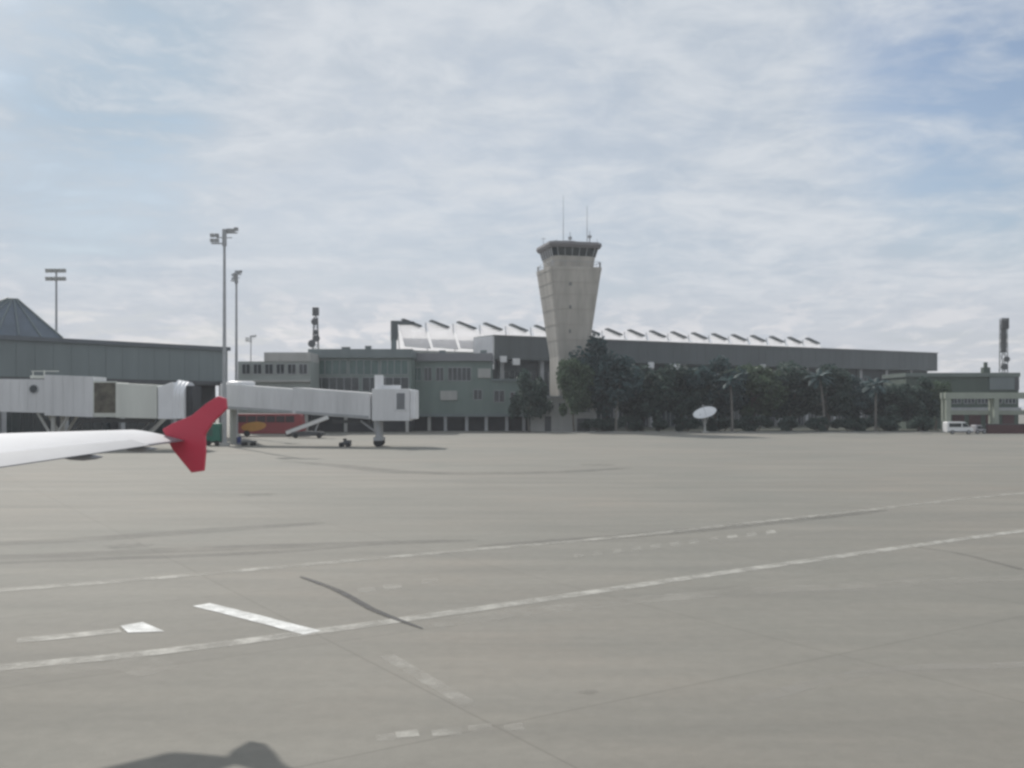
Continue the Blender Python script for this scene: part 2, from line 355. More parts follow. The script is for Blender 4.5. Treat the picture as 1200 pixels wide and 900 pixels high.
# ------------------------------------------------------------------ the airliner the picture is taken from
RD = Vector((0.292, 0.956, 0)); FD = Vector((-0.956, 0.292, 0))      # outboard, forward
def W(a, b, z): return RD*a + FD*b + Vector((0,0,z))
plane = thing('airliner', W(-3.2, 10, 0), 'white airliner wing with a bright red wingtip fence, reaching in from the left edge', 'airliner')
def section(a, bl, bt, zl, zt, th, n=12):                            # airfoil ring, leading edge (bl, zl) to trailing edge (bt, zt)
    up = []; lo = []
    for i in range(n+1):
        t = i/n; y = th*(2.97*math.sqrt(t)-1.26*t-3.516*t*t+2.843*t**3-1.015*t**4)*0.5*1.0
        b = bl+(bt-bl)*t; z = zl+(zt-zl)*t
        up.append(W(a, b, z + y*1.15)); lo.append(W(a, b, z - y*0.85))
    return up + lo[-2:0:-1]
TIP = 15.0
secs = [section(-3.0,21.6,14.9,3.45,2.95,0.95), section(4.4,18.3,13.8,3.85,3.22,0.52), section(9.5,15.2,12.30,4.02,3.46,0.32), section(TIP,12.0,10.66,4.14,4.00,0.14)]
wing = MB().loft(secs).build('wing', M_WING, plane, smooth=True)
# walkway outline and control-surface panels on the upper skin
def onwing(a, t, lift=0.006):
    for i in range(len(secs)-1):
        a0 = (-3.0,4.4,9.5,TIP)[i]; a1 = (-3.0,4.4,9.5,TIP)[i+1]
        if a0 <= a <= a1:
            k = (a-a0)/(a1-a0); j = t*12; j0 = min(11,int(j)); f = j-j0
            p = secs[i][j0].lerp(secs[i][j0+1], f); q = secs[i+1][j0].lerp(secs[i+1][j0+1], f)
            return p.lerp(q, k) + Vector((0,0,lift))
def wingpatch(name, a0, a1, t0, t1, m, lift):
    mb = MB(); na, nt_ = 14, 4; vs = []; fs = []
    for i in range(na+1):
        for j in range(nt_+1): vs.append(onwing(a0+(a1-a0)*i/na, t0+(t1-t0)*j/nt_, lift))
    for i in range(na):
        for j in range(nt_): k = i*(nt_+1)+j; fs.append((k,k+1,k+nt_+2,k+nt_+1))
    return mb.add(vs, fs).build(name, m, plane, smooth=True)
wingpatch('slat', 0.5, 14.7, 0.0, 0.13, M_WINGGREY, 0.004)
wingpatch('spoiler', 5.0, 10.2, 0.62, 0.76, M_WINGGREY, 0.012)
wingpatch('aileron', 10.6, 14.3, 0.76, 0.995, M_WINGGREY, 0.012)
wingpatch('flap', 4.8, 10.4, 0.80, 0.995, M_WINGGREY, 0.012)
def fpt(px, py, out=0.0):
    o = W(TIP, 11.6, 0); k = (px-600)/FPX; a = -FD
    s = (k*o.y - o.x)/(a.x - k*a.y); P = o + a*s
    return Vector((P.x, P.y, PZ(py, P.y))) + RD*out
# fence: plate with a thin edge, upper blade and lower blade
fence = MB()
poly = [(189,503),(201,496),(223,487),(240,473),(254,464),(263,467),(264,479),(247,496),(238.5,509),(239,530),(237,552),(223,554),(214,543),(201,527),(195,515)]
fence.prism([fpt(x,y,0.02) for x,y in poly], RD*0.07)
fence.build('wingtip_fence', M_RED, plane, bevel=0.015)
for a, ln, rm in ((5.6,1.9,0.15),(8.6,1.7,0.13),(13.3,0.6,0.045),(14.3,0.5,0.04)):
    te = onwing(a, 1.0, 0); A = te + FD*ln + Vector((0,0,-0.08)); B = te - FD*0.16 + Vector((0,0,-0.045)); rings = []
    for f, r in ((0.0,0.1),(0.15,0.6),(0.5,1.0),(0.8,0.75),(1.0,0.1)):
        c = A.lerp(B, f); rings.append([c + RD*math.cos(2*math.pi*k/10)*r*rm + Vector((0,0,math.sin(2*math.pi*k/10)*r*rm*1.15)) for k in range(10)])
    MB().loft(rings).build('flap_fairing', M_WINGGREY, plane, smooth=True)
rings = []
for b, r, dz in ((32,0.15,-0.5),(31.4,0.9,-0.35),(30,1.5,-0.15),(27.5,1.92,0),(24,1.98,0),(10,1.98,0),(2,1.98,0),(-2,1.75,0.25),(-5,1.2,0.75),(-7.5,0.6,1.25),(-8.8,0.2,1.5)):
    rings.append([W(-3.25 + r*math.cos(2*math.pi*k/28), b, 3.62 + dz + r*math.sin(2*math.pi*k/28)) for k in range(28)])
MB().loft(rings).build('fuselage', M_WING, plane, smooth=True)
MB().prism([W(-3.35,3.0,5.6),W(-3.35,-3.6,11.7),W(-3.35,-5.6,11.75),W(-3.35,-6.6,5.4)], RD*0.22).build('tail_fin', M_RED, plane, bevel=0.06)
MB().prism([W(-9.2,-5.9,4.9),W(-3.25,-2.2,4.55),W(2.9,-5.9,4.9),W(2.9,-7.2,4.9),W(-3.25,-6.2,4.55),W(-9.2,-7.2,4.9)], (0,0,0.16)).build('tailplane', M_WING, plane, bevel=0.04)

# ------------------------------------------------------------------ left concourse
FC = Frame((-43.5,150), (0.65,0.76))     # s runs left-forward as negative
pier = thing('concourse', FC.p(0,0,0), 'long slate grey concourse with a pyramid skylight on its flat roof, at the far left', 'building')
L_ = -75
mb = MB(); FC.box(mb, L_, 0, 0, 18, 8.5, 13.2)
for k in range(31): FC.box(mb, -2.4*k-0.06, -2.4*k, -0.04, -0.002, 8.62, 13.1)
mb.build('upper_wall', M_SLATE, pier)
mb = MB(); FC.box(mb, L_, 0.35, -0.35, 18.3, 13.2, 13.75); mb.build('roof', mat('roof_edge_metal',(0.12,0.135,0.15),0.5,0.1,0.3), pier)
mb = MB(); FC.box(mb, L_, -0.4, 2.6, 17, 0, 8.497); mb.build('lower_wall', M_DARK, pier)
mb = MB(); FC.box(mb, L_, 0.0, -0.05, 3.0, 7.9, 8.498); mb.build('soffit_beam', M_IRON, pier)
for k in range(10):
    mb = MB(); FC.box(mb, -0.9-8*k, -0.3-8*k, 0.3, 0.9, 0, 7.898); mb.build('column', M_STEEL, pier)
for k in range(9):
    mb = MB(); FC.box(mb, -8.2-8*k, -1.2-8*k, 2.52, 2.597, 0.8, 4.2)
    w = mb.build('window', M_GLASS, pier); mb = MB()
    for q in range(6): FC.box(mb, -8.2-8*k+q*1.38, -8.1-8*k+q*1.38, 2.46, 2.518, 0.8, 4.2)
    mb.build('window_frame', M_IRON, w)
bs = [FC.p(-25,0.5,13.75),FC.p(-42,0.5,13.75),FC.p(-42,13.5,13.75),FC.p(-25,13.5,13.75)]
r0, r1 = FC.p(-28.6,6,19.1), FC.p(-29.8,6,19.1)
r2, r3 = FC.p(-29.8,6.5,19.1), FC.p(-28.6,6.5,19.1)
mb = MB().add(bs+[r0,r1,r2,r3],[(0,1,5,4),(1,2,6,5),(2,3,7,6),(3,0,4,7),(4,5,6,7)])
sk = mb.build('pyramid_skylight', mat('pyramid_slate',(0.10,0.125,0.155),0.4,0.25,0.4,streak=True), pier)
mb = MB()
for a, b in ((bs[0],r0),(bs[1],r1),(bs[3],r3)): mb.bar(a+Vector((0,0,.1)), b+Vector((0,0,.06)), 0.22)
for k in range(1,6):
    a = bs[0].lerp(bs[1], k/6); b = r0.lerp(r1, k/6); mb.bar(a+Vector((0,0,.1)), b+Vector((0,0,.06)), 0.16)
for k in range(1,4):
    a = bs[3].lerp(bs[0], k/4); b = r3.lerp(r0, k/4); mb.bar(a+Vector((0,0,.1)), b+Vector((0,0,.06)), 0.16)
mb.build('skylight_rib', M_SLATE, sk)

# ------------------------------------------------------------------ jet bridges
def tunnel(mb, a, b, w, za, ha, zb, hb):
    a = Vector((a[0],a[1],0)); b = Vector((b[0],b[1],0)); d = (b-a).normalized(); n = Vector((-d.y,d.x,0))*w/2
    return mb.hexa([a-n+Vector((0,0,za)), b-n+Vector((0,0,zb)), b+n+Vector((0,0,zb)), a+n+Vector((0,0,za)),
                    a-n+Vector((0,0,za+ha)), b-n+Vector((0,0,zb+hb)), b+n+Vector((0,0,zb+hb)), a+n+Vector((0,0,za+ha))])
D1 = 108.0
X1 = lambda px: PX(px, D1)
br = thing('jet_bridge', (X1(-60), D1, 0), 'white jet bridge with a dark picture panel and a rounded hood, behind the red winglet', 'jet bridge', 'jet bridges')
MB().lathe((X1(-60),D1,0), [(2.6,3.7),(2.6,8.2),(2.2,8.6)]).build('rotunda', M_BRIDGE, br)
MB().tube((X1(-60),D1,0),(X1(-60),D1,3.7),0.7,n=14).build('support_column', M_STEEL, br)
mb = tunnel(MB(), (X1(-40),D1), (X1(63),D1), 3.0, 4.25,3.45, 3.95,3.65)
for k in range(9): mb.box(X1(-30+k*10), X1(-30+k*10)+0.05, D1-1.535, D1-1.502, 4.3, 7.4)
mb.build('inner_tunnel', M_BRIDGE, br)
mb = tunnel(MB(), (X1(61),D1), (X1(117),D1), 3.5, 3.7,4.4, 3.5,4.4)
for k in range(4): mb.box(X1(70+k*12), X1(70+k*12)+0.06, D1-1.79, D1-1.752, 3.8, 7.85)
mb.build('outer_tunnel', M_BRIDGE, br)
tunnel(MB(), (X1(117.3),D1), (X1(144),D1), 3.3, 3.55,3.9, 3.5,3.8).build('end_collar', M_CREAM, br)
mb = MB(); mb.box(X1(118), X1(143.2), D1-1.72, D1-1.66, 3.95, 7.25); pp = mb.build('picture_panel', mat('picture_print',(0.12,0.11,0.085),0.4,0.75,0.9), br)
mb = MB()
for x0,x1,z0,z1 in ((X1(118),X1(143.2),7.25,7.38),(X1(118),X1(143.2),3.82,3.95),(X1(117.2),X1(118),3.82,7.38),(X1(143.2),X1(144),3.82,7.38)): mb.box(x0,x1,D1-1.75,D1-1.652,z0,z1)
mb.build('frame', M_CREAM, pp)
tunnel(MB(), (X1(144.3),D1-0.1), (X1(193),D1-0.4), 3.4, 3.45,3.75, 3.35,3.65).build('cab_tunnel', M_CREAM, br, bevel=0.04)
# cab: tapering block and a rounded bellows hood
a, b = X1(193), X1(211)
MB().hexa([(a,D1-2.1,3.3),(b,D1-2.3,3.3),(b,D1+2,3.3),(a,D1+1.6,3.3),(a,D1-2.1,6.75),(b,D1-2.3,7.3),(b,D1+2,7.3),(a,D1+1.6,6.75)]).build('cab', M_WHITE, br, bevel=0.05)
rings = []
for i in range(7):
    x = b + 0.004 + i*0.2; g_ = 0.10 if i % 2 else 0.0
    rr = []
    for k in range(21):
        t = math.pi*k/20; rr.append(Vector((x, D1-0.15-(2.2-g_)*math.cos(t), 5.6+(2.0-g_)*math.sin(t)*(1-0.02*i))))
    rr += [Vector((x, D1-0.15+2.2-g_, 3.35)), Vector((x, D1-0.15-2.2+g_, 3.35))]
    rings.append(rr)
MB().loft(rings).build('hood', M_WHITE, br)
MB().box(b+1.23, b+1.9, D1-1.7, D1+1.4, 3.4, 6.9).build('opening_shade', M_DARK, br)  # solid dark block; the shade in the cab mouth is its colour
for px, z in ((47.5,6.55),):
    MB().lathe((0,0,0),[(0.001,0)]) if False else None
    mb = MB(); mb.tube((X1(px),D1-1.56,z),(X1(px),D1-1.49,z),0.42,n=16); w = mb.build('window', M_GLASS, br)
    mb = MB()
    for k in range(16):
        t0, t1 = 2*math.pi*k/16, 2*math.pi*(k+1)/16
        mb.bar((X1(px)+.46*math.cos(t0),D1-1.55,z+.46*math.sin(t0)),(X1(px)+.46*math.cos(t1),D1-1.55,z+.46*math.sin(t1)),0.09)
    mb.build('window_frame', M_STEEL, w)
mb = MB().box(X1(40), X1(62), D1-0.9, D1+0.9, 7.75, 8.05); mb.bar((X1(45),D1-1.2,7.7),(X1(45),D1-1.2,8.5),0.12); mb.bar((X1(58),D1-1.2,7.7),(X1(58),D1-1.2,8.6),0.12)
mb.bar((X1(43),D1-1.2,8.5),(X1(75),D1-1.2,8.5),0.1); mb.build('roof_rail', M_CREAM, br)
mb = MB()
for dy in (-1.1, 1.1):
    mb.tube((X1(68),D1+dy,1.0),(X1(68),D1+dy,3.75),0.26); mb.tube((X1(50),D1+dy,3.95),(X1(66),D1+dy,1.4),0.16); mb.tube((X1(86),D1+dy,3.7),(X1(70),D1+dy,1.4),0.16)
mb.box(X1(62), X1(76), D1-1.4, D1+1.4, 0.8, 1.3); ug = mb.build('undercarriage', M_PALE, br)
for dy in (-1.2, 1.2):
    mb = MB(); mb.tube((X1(68),D1+dy-0.25,0.6),(X1(68),D1+dy+0.25,0.6),0.6,n=18); mb.build('wheel', M_RUBBER, ug)
mb = MB(); mb.box(X1(95),X1(180),D1-0.5,D1+0.5,2.9,3.3); mb.bar((X1(95),D1,2.95),(X1(78),D1,1.2),0.3); mb.build('cable_tray', M_IRON, br)
# the steel stair under the cab
mb = MB()
for k in range(12):
    x = X1(183) - k*0.28; z = 3.25 - k*0.26; mb.box(x-0.14, x+0.14, D1+2.2, D1+3.1, z-0.03, z)
mb.bar((X1(183),D1+2.15,3.3),(X1(183)-3.3,D1+2.15,0.15),0.06,0.22); mb.bar((X1(183),D1+3.15,3.3),(X1(183)-3.3,D1+3.15,0.15),0.06,0.22)
mb.bar((X1(183),D1+2.15,4.3),(X1(183)-3.3,D1+2.15,1.15),0.05); mb.build('stair', M_STEEL, br)

DA, DB = 121.0, 115.0
A = Vector((PX(266,DA),DA,0)); B = Vector((PX(441,DB),DB,0)); dd = (B-A).normalized(); nn = Vector((-dd.y,dd.x,0))
br2 = thing('jet_bridge', (A.x,A.y,0), 'long pale grey jet bridge sloping down to a square cab in front of the terminal', 'jet bridge', 'jet bridges')
zA0, zA1, zB0, zB1 = PZ(479,DA), PZ(448.5,DA), PZ(491,DB), PZ(461,DB)
M1 = A.lerp(B, 0.52); zM0 = zA0+(zB0-zA0)*0.52; zM1 = zA1+(zB1-zA1)*0.52
tin = tunnel(MB(), A, M1, 2.9, zA0+.1, zA1-zA0-.25, zM0+.1, zM1-zM0-.25)
tout = tunnel(MB(), A.lerp(B,0.50), B, 3.3, zM0+.06, zM1-zM0, zB0, zB1-zB0)
for k in range(24):
    t = k/24; q = A.lerp(B, t); w = 1.46 if t < .5 else 1.66; z0 = zA0+(zB0-zA0)*t; z1 = zA1+(zB1-zA1)*t
    (tin if t < .5 else tout).bar(q - nn*w + Vector((0,0,z0+.3)), q - nn*w + Vector((0,0,z1-.35)), 0.04)
tin.build('inner_tunnel', M_BRIDGE, br2); tout.build('outer_tunnel', M_BRIDGE, br2)
for t0, t1, w, dz in ((0.02,0.49,1.47,0.0),(0.52,0.99,1.67,0.0)):
    q0 = A.lerp(B,t0)-nn*w; q1 = A.lerp(B,t1)-nn*w
    mb = MB(); mb.bar(q0+Vector((0,0,zA0+(zB0-zA0)*t0+.22)), q1+Vector((0,0,zA0+(zB0-zA0)*t1+.22)), 0.08, 0.3); mb.build('bottom_rail', M_STEEL, br2)
MB().lathe((A.x+1.6,A.y+0.6,0), [(1.7,zA0-0.1),(1.7,zA1+0.05),(1.4,zA1+0.2)]).build('rotunda', M_BRIDGE, br2)
MB().tube((A.x+0.6,A.y+0.6,0),(A.x+0.6,A.y+0.6,zA0-0.1),0.42,n=14).build('support_column', M_PALE, br2)
tunnel(MB(), (A.x+1.0,A.y+2.0), (-43.3,149.2), 1.9, zA0+.1, 2.8, 5.6, 2.8).build('link_tunnel', M_BRIDGE, br2)
c0, c1 = PX(438,DB), PX(482,DB)
zc0, zc1 = PZ(493,DB), PZ(456,DB)
cab2 = MB().box(c0+0.1, c1, DB-2.2, DB+2.2, zc0, zc1).build('cab', M_BRIDGE, br2, bevel=0.06)
mb = MB()
mb.box(c1-1.5, c1-0.5, DB-2.23, DB-2.203, zc0+1.3, zc1-0.5); mb.build('window', mat('cab_glass',(0.16,0.17,0.18),0.15,0.1,1,spec=0.6), cab2)
mb = MB()
for x in (c1-1.56, c1-0.5): mb.box(x, x+0.08, DB-2.26, DB-2.204, zc0+1.2, zc1-0.4)
mb.box(c1-1.56,c1-0.42,DB-2.26,DB-2.204,zc0+1.18,zc0+1.3); mb.build('window_frame', M_WHITE, cab2)
MB().box(c1+0.003, c1+0.7, DB-1.9, DB+1.9, zc0+0.2, zc1-0.1).build('hood', M_WHITE, br2, bevel=0.1)
mb = MB().box(PX(440.5,DB), PX(450,DB), DB-1.2, DB-0.3, zc1+.003, PZ(440,DB)); mb.build('equipment_box', M_WHITE, br2, bevel=0.04)
mb = MB().box(PX(450.2,DB), PX(470,DB), DB-1.3, DB-0.2, zc1+.003, zc1+0.42); mb.build('equipment_box', M_WHITE, br2, bevel=0.04)
px = PX(444.5,DB)
mb = MB(); mb.tube((px,DB-0.9,0.9),(px,DB-0.9,zc0),0.34); mb.tube((px,DB+0.9,0.9),(px,DB+0.9,zc0),0.34); mb.box(px-0.5,px+0.5,DB-1.5,DB+1.5,0.7,1.1)
mb.bar((px-2.2,DB,zc0),(px-0.3,DB,1.6),0.2)
lg = mb.build('drive_leg', M_STEEL, br2)
for dy in (-1.25,1.25):
    MB().tube((px,DB+dy-0.22,0.5),(px,DB+dy+0.22,0.5),0.5,n=18).build('wheel', M_RUBBER, lg)
q = A.lerp(B, 0.72)
mb = MB(); mb.bar(q+Vector((0,0,zM0-.9)), B+Vector((-0.6,0,zB0-.35)), 0.5, 0.35); mb.build('cable_tray', M_IRON, br2)

# ------------------------------------------------------------------ apron equipment by the bridges
x0, x1, d = PX(243,117.5), PX(261,117.5), 117.5
t = thing('ground_power_unit', ((x0+x1)/2,d,0), 'green box-shaped power unit at the foot of the pale light mast behind the winglet', 'power unit')
MB().box(x0,x1,d-1,d+1.2,0.5,2.65).build('housing', M_GREEN, t, bevel=0.06)
mb = MB()
for k in range(6): mb.box(x0+0.2,x1-0.9,d-1.03,d-1.003,1.2+k*0.2,1.3+k*0.2)
mb.build('louvre', M_IRON, t)
MB().box(x0+0.1,x1-0.1,d-0.8,d+1.0,0.34,0.498).build('chassis', M_IRON, t)
for xx in (x0+0.4,x1-0.4): MB().tube((xx,d-1.0,0.32),(xx,d-0.75,0.32),0.32,n=14).build('wheel', M_RUBBER, t)
d = 122.0; x = PX(279,d)
t = thing('drum', (x,d,0), 'small blue drum on the apron right of the green power unit', 'drum')
MB().lathe((x,d,0),[(0.40,0.0),(0.42,0.03),(0.40,0.06),(0.40,0.36),(0.42,0.40),(0.40,0.44),(0.40,0.84),(0.42,0.9),(0.38,0.92)]).build('body', M_BLUE, t, smooth=False)
MB().tube((x+0.15,d-0.1,0.92),(x+0.15,d-0.1,0.96),0.07).build('cap', M_IRON, t)
d = 117.0; x0, x1 = PX(284,d), PX(299,d)
t = thing('baggage_dolly', ((x0+x1)/2,d,0), 'flat dark dolly left empty beneath the sloping jet bridge', 'dolly')
MB().box(x0,x1,d-0.8,d+0.8,0.42,0.55).build('deck', M_IRON, t)
for xx in (x0+0.25,x1-0.25):
    for dy in (-0.6,0.6): MB().tube((xx,d+dy-0.06,0.2),(xx,d+dy+0.06,0.2),0.2,n=12).build('wheel', M_RUBBER, t)
MB().bar((x0,d,0.4),(x0-1.0,d,0.2),0.06).build('tow_bar', M_STEEL, t)
d = 113.5; x0, x1 = PX(398,d), PX(411,d)  # dark tug shape added where the bridge's shade lies on the apron
t = thing('shade_tug', ((x0+x1)/2,d,0), 'low dark tug shape added for the shade under the middle of the long jet bridge', 'tug')
MB().prism([(x0,d-0.6,0.25),(x1,d-0.6,0.25),(x1,d-0.6,0.75),(x0+0.6,d-0.6,0.75),(x0+0.45,d-0.6,0.55),(x0,d-0.6,0.5)],(0,1.2,0)).build('body', M_IRON, t, bevel=0.03)
MB().box(x0+0.45,x0+0.75,d-0.35,d+0.35,0.752,0.95).build('seat', M_RUBBER, t)
for xx in (x0+0.25,x1-0.28):
    for dy in (-0.62,0.62): MB().tube((xx,d+dy-0.1,0.24),(xx,d+dy+0.1,0.24),0.24,n=12).build('wheel', M_RUBBER, t)

# airport coach behind the long bridge
d = 154.0; x0, x1 = PX(275,d), PX(355,d)
t = thing('apron_bus', ((x0+x1)/2,d,0), 'maroon apron bus with a gold patch on its side, parked behind the long jet bridge', 'bus')
MB().prism([(x0,d,0.4),(x1-0.1,d,0.4),(x1,d,1.2),(x1-0.35,d,3.3),(x1-0.7,d,3.55),(x0+0.2,d,3.55),(x0,d,3.3)],(0,2.6,0)).build('body', M_MAROON, t, bevel=0.08)
for k in range(6):
    xx = x0+0.5+k*1.5
    MB().box(xx,xx+1.35,d-0.03,d-0.003,2.2,3.2).build('window', mat('bus_glass',(0.05,0.035,0.04),0.2,0.2,1) if k == 0 else bpy.data.materials['bus_glass'], t)
mb = MB(); pts = []
for k in range(24):
    a = 2*math.pi*k/24; pts.append((x0+3.0+1.9*math.cos(a)+0.5*math.sin(a), d-0.035, 1.55+0.75*math.sin(a)))
mb.prism(pts,(0,0.028,0)).build('emblem_patch', M_GOLD, t)
for xx in (x0+1.9,x1-2.3): MB().tube((xx,d-0.05,0.48),(xx,d+0.35,0.48),0.48,n=18).build('wheel', M_RUBBER, t)
# belt loader
d = 146.0; a = Vector((PX(336,d),d,0.75)); b = Vector((PX(384,d),d,PZ(489,d)))
t = thing('belt_loader', (a.x,d,0), 'white belt loader with its boom raised to the right, under the long jet bridge', 'belt loader')
MB().bar(a,b,1.1,0.55).build('boom', M_VAN, t, bevel=0.04)
mb = MB(); mb.bar(a+Vector((0,-0.58,0.3)),b+Vector((0,-0.58,0.3)),0.06,0.1); mb.bar(a+Vector((0,0.58,0.3)),b+Vector((0,0.58,0.3)),0.06,0.1); mb.build('side_rail', M_STEEL, t)
MB().prism([(a.x+0.9,d-0.9,0.35),(b.x-0.6,d-0.9,0.35),(b.x-0.6,d-0.9,0.9),(a.x+2.6,d-0.9,1.05),(a.x+0.9,d-0.9,0.85)],(0,1.8,0)).build('chassis', M_IRON, t)
MB().bar((b.x-1.9,d,0.9),(b.x-1.3,d,b.z-0.7),0.2).build('lift_strut', M_STEEL, t)
for xx in (a.x+1.5,b.x-1.1): MB().tube((xx,d-0.95,0.36),(xx,d-0.65,0.36),0.36,n=16).build('wheel', M_RUBBER, t)

# ------------------------------------------------------------------ terminal blocks between concourse and tower
def glazed(fr, parent, a0, a1, t, z0, z1, n, m, fm=None, name='window'):
    mb = MB(); fr.box(mb, a0, a1, t-0.05, t-0.003, z0, z1); w = mb.build(name, m, parent)
    mb = MB()
    for k in range(n+1):
        a = a0+(a1-a0)*k/n; fr.box(mb, a-0.05, a+0.05, t-0.12, t-0.052, z0, z1)
    fr.box(mb, a0, a1, t-0.10, t-0.054, z1, z1+0.1); fr.box(mb, a0, a1, t-0.10, t-0.054, z0-0.1, z0)
    mb.build('window_frame', fm or M_STEEL, w); return w
# wing A
dA = 172.0; fa = Frame((PX(279,dA),dA),(1,0)); la = PX(364,dA)-PX(279,dA)
ta = thing('terminal_wing', fa.p(0,0,0), 'pale low terminal wing with a row of dark windows, just right of the slate concourse', 'building')
fa.box(MB(),0,la,0,14,3.4,12.6).build('wall', mat('pale_green_render',(0.30,0.33,0.31),0.7,0.15,0.3,streak=True), ta)
fa.box(MB(),4.6,la,-0.2,14.2,12.6,PZ(413,dA)).build('parapet', M_PALE, ta)
fa.box(MB(),0,la-0.2,1.5,13.5,0,3.397).build('undercroft_shade', M_DARK, ta)  # solid near-black core carries the shade of the open ground floor
for k in range(6):
    s0 = 0.7+k*2.0; glazed(fa, ta, s0, s0+1.45, 0, PZ(438,dA), PZ(427,dA), 2, M_GLASS)
for s in (0.8,6.2,11.6): fa.box(MB(),s,s+0.5,0.4,0.9,0,3.396).build('column', M_PALE, ta)
fa.box(MB(),0,la,-0.5,-0.003,9.0,9.35).build('ledge', M_PALE, ta)
# wing B
dB = 180.0; fb = Frame((PX(364.5,dB),dB),(1,0)); lb = PX(482,dB)-PX(364.5,dB)
tb = thing('terminal_wing', fb.p(0,0,0), 'teal glazed terminal block with a dark flat roof, behind the long jet bridge', 'building')
fb.box(MB(),0,lb,0,16,3.2,13.6).build('wall', M_GREENGREY, tb)
fb.box(MB(),-0.4,lb+0.3,-0.8,16.2,13.6,15.2).build('roof', M_SLATE, tb)
fb.box(MB(),0.2,lb-0.2,1.5,15.5,0,3.197).build('undercroft_shade', M_DARK, tb)
glazed(fb, tb, 1.2, 6.6, 0, 10.6, 13.2, 4, M_TEAL); glazed(fb, tb, 7.0, 12.4, 0, 10.6, 13.2, 4, M_TEAL); glazed(fb, tb, 12.8, 17.8, 0, 10.6, 13.2, 4, M_TEAL)
glazed(fb, tb, 0.6, 8.8, 0, 7.6, 10.0, 6, M_GLASS); glazed(fb, tb, 9.4, 17.9, 0, 7.6, 10.0, 6, M_GLASS)
for s in (0.5,6.0,11.5,17.3): fb.box(MB(),s,s+0.55,0.3,0.85,0,3.196).build('column', M_PALE, tb)
for px_, w, h in ((425,1.0,0.7),(456,0.9,2.0),(397,1.4,0.5)):
    s = PX(px_,dB)-PX(364.5,dB); mb = MB(); fb.box(mb,s,s+w,3,4.2,15.2,15.2+h); fb.box(mb,s-0.1,s+w+0.1,2.9,4.3,15.2+h,15.3+h); mb.build('roof_vent', M_SLATE, tb)
# wing C
dC = 188.0; X0 = PX(477,dC); fc = Frame((X0,dC),(1,0)); lc = PX(622,dC)-X0
tcb = thing('terminal_wing', fc.p(0,0,0), 'grey green terminal block with small windows over a dark ground floor, left of the tower', 'building')
def cs(px_): return PX(px_,dC)-X0
lu = cs(576)
mb = MB(); fc.box(mb,0,lu,0,12,9.6,13.4); fc.box(mb,0,lc,0,12,3.1,9.597)
for k in range(14): fc.box(mb,1.0+k*1.6,1.05+k*1.6,-0.04,-0.003,3.4,9.5 if 1.05+k*1.6 > lu else 13.3)
mb.build('wall', M_GREENGREY, tcb)
mb = MB(); fc.box(mb,lu+.003,lc+0.2,-0.35,12.1,9.6,10.0); mb.build('annex_roof', M_SLATE, tcb)
fc.box(MB(),-0.3,lu+0.2,-0.6,12.2,13.4,14.9).build('roof', mat('roof_band_grey',(0.22,0.22,0.235),0.6,0.12,0.3), tcb)
fc.box(MB(),0.2,lc-0.2,2.0,11.5,0,3.097).build('undercroft_shade', M_DARK, tcb)
for a_, b_, y0, y1 in ((555,565,457,468),(579,591,458,471)): glazed(fc, tcb, cs(a_), cs(b_), 0, PZ(y1,dC), PZ(y0,dC), 2, M_GLASS)
for a_, b_ in ((497,506),(511,520),(525,552)): glazed(fc, tcb, cs(a_), cs(b_), 0, PZ(446,dC), PZ(431,dC), max(2,int((b_-a_)/5)), M_GLASS)
glazed(fc, tcb, cs(484), cs(494), 0, PZ(446,dC), PZ(431,dC), 2, M_TEAL)
glazed(fc, tcb, cs(598), cs(616), 0, PZ(471,dC), PZ(460,dC), 4, M_GLASS)
for a_, b_, y0, y1 in ((516,536,458,469),(560,575,432,443)):
    mb = MB(); fc.box(mb,cs(a_),cs(b_),-0.25,-0.06,PZ(y1,dC),PZ(y0,dC)); mb.build('blank_panel', M_PALE, tcb, bevel=0.03)
for px_ in (482,501,520,545,568,592,612):
    mb = MB(); fc.box(mb,cs(px_),cs(px_)+0.6,0.2,0.8,0,3.096); mb.build('column', M_PALE if px_ == 501 else M_STEEL, tcb)
mb = MB(); fc.box(mb,-0.2,lc,-0.4,-0.003,2.75,3.3); mb.build('ledge', M_SLATE, tcb)
for s in (6.0, 14.0): mb = MB(); fc.box(mb,s,s+1.2,2,3.2,14.9,15.6); mb.build('roof_vent', M_SLATE, tcb)

# ------------------------------------------------------------------ main hall with sawtooth roof
FH = Frame((-3.6,205),(0.875,0.484))
hall = thing('terminal_hall', FH.p(0,0,0), 'long dark terminal hall with white sawtooth rooflights, behind the tower and the trees', 'building')
LH = 139.0
mb = MB(); FH.box(mb,0,LH,0,9,14.6,19.5)
for k in range(58): FH.box(mb,k*2.4+1.2,k*2.4+1.25,-0.03,-0.003,14.7,19.4)
mb.build('fascia', M_HALL, hall)
mb = MB(); FH.box(mb,-0.3,LH+0.3,-0.2,9.3,19.5,19.7); mb.build('coping', mat('coping_metal',(0.30,0.31,0.31),0.5,0.1,0.3), hall)
mb = MB(); FH.box(mb,-0.5,-0.003,0.2,9,12.5,19.45); mb.build('end_wall', M_WHITE, hall)  # white paint stands in for sunlight on this end face
mb = MB(); FH.box(mb,1,LH-1,2.5,9,0,14.597); mb.build('wall', mat('hall_wall',(0.085,0.098,0.105),0.7,0.2,0.3,streak=True), hall)
mb = MB(); FH.box(mb,-20,LH-2,10.5,60,0,16.6); mb.build('roof_deck', M_PALE, hall)
for k in range(14):
    s = 2+k*9.8; mb = MB(); FH.box(mb,s,s+0.9,1.2,2.1,0,14.596); mb.build('column', M_STEEL, hall)
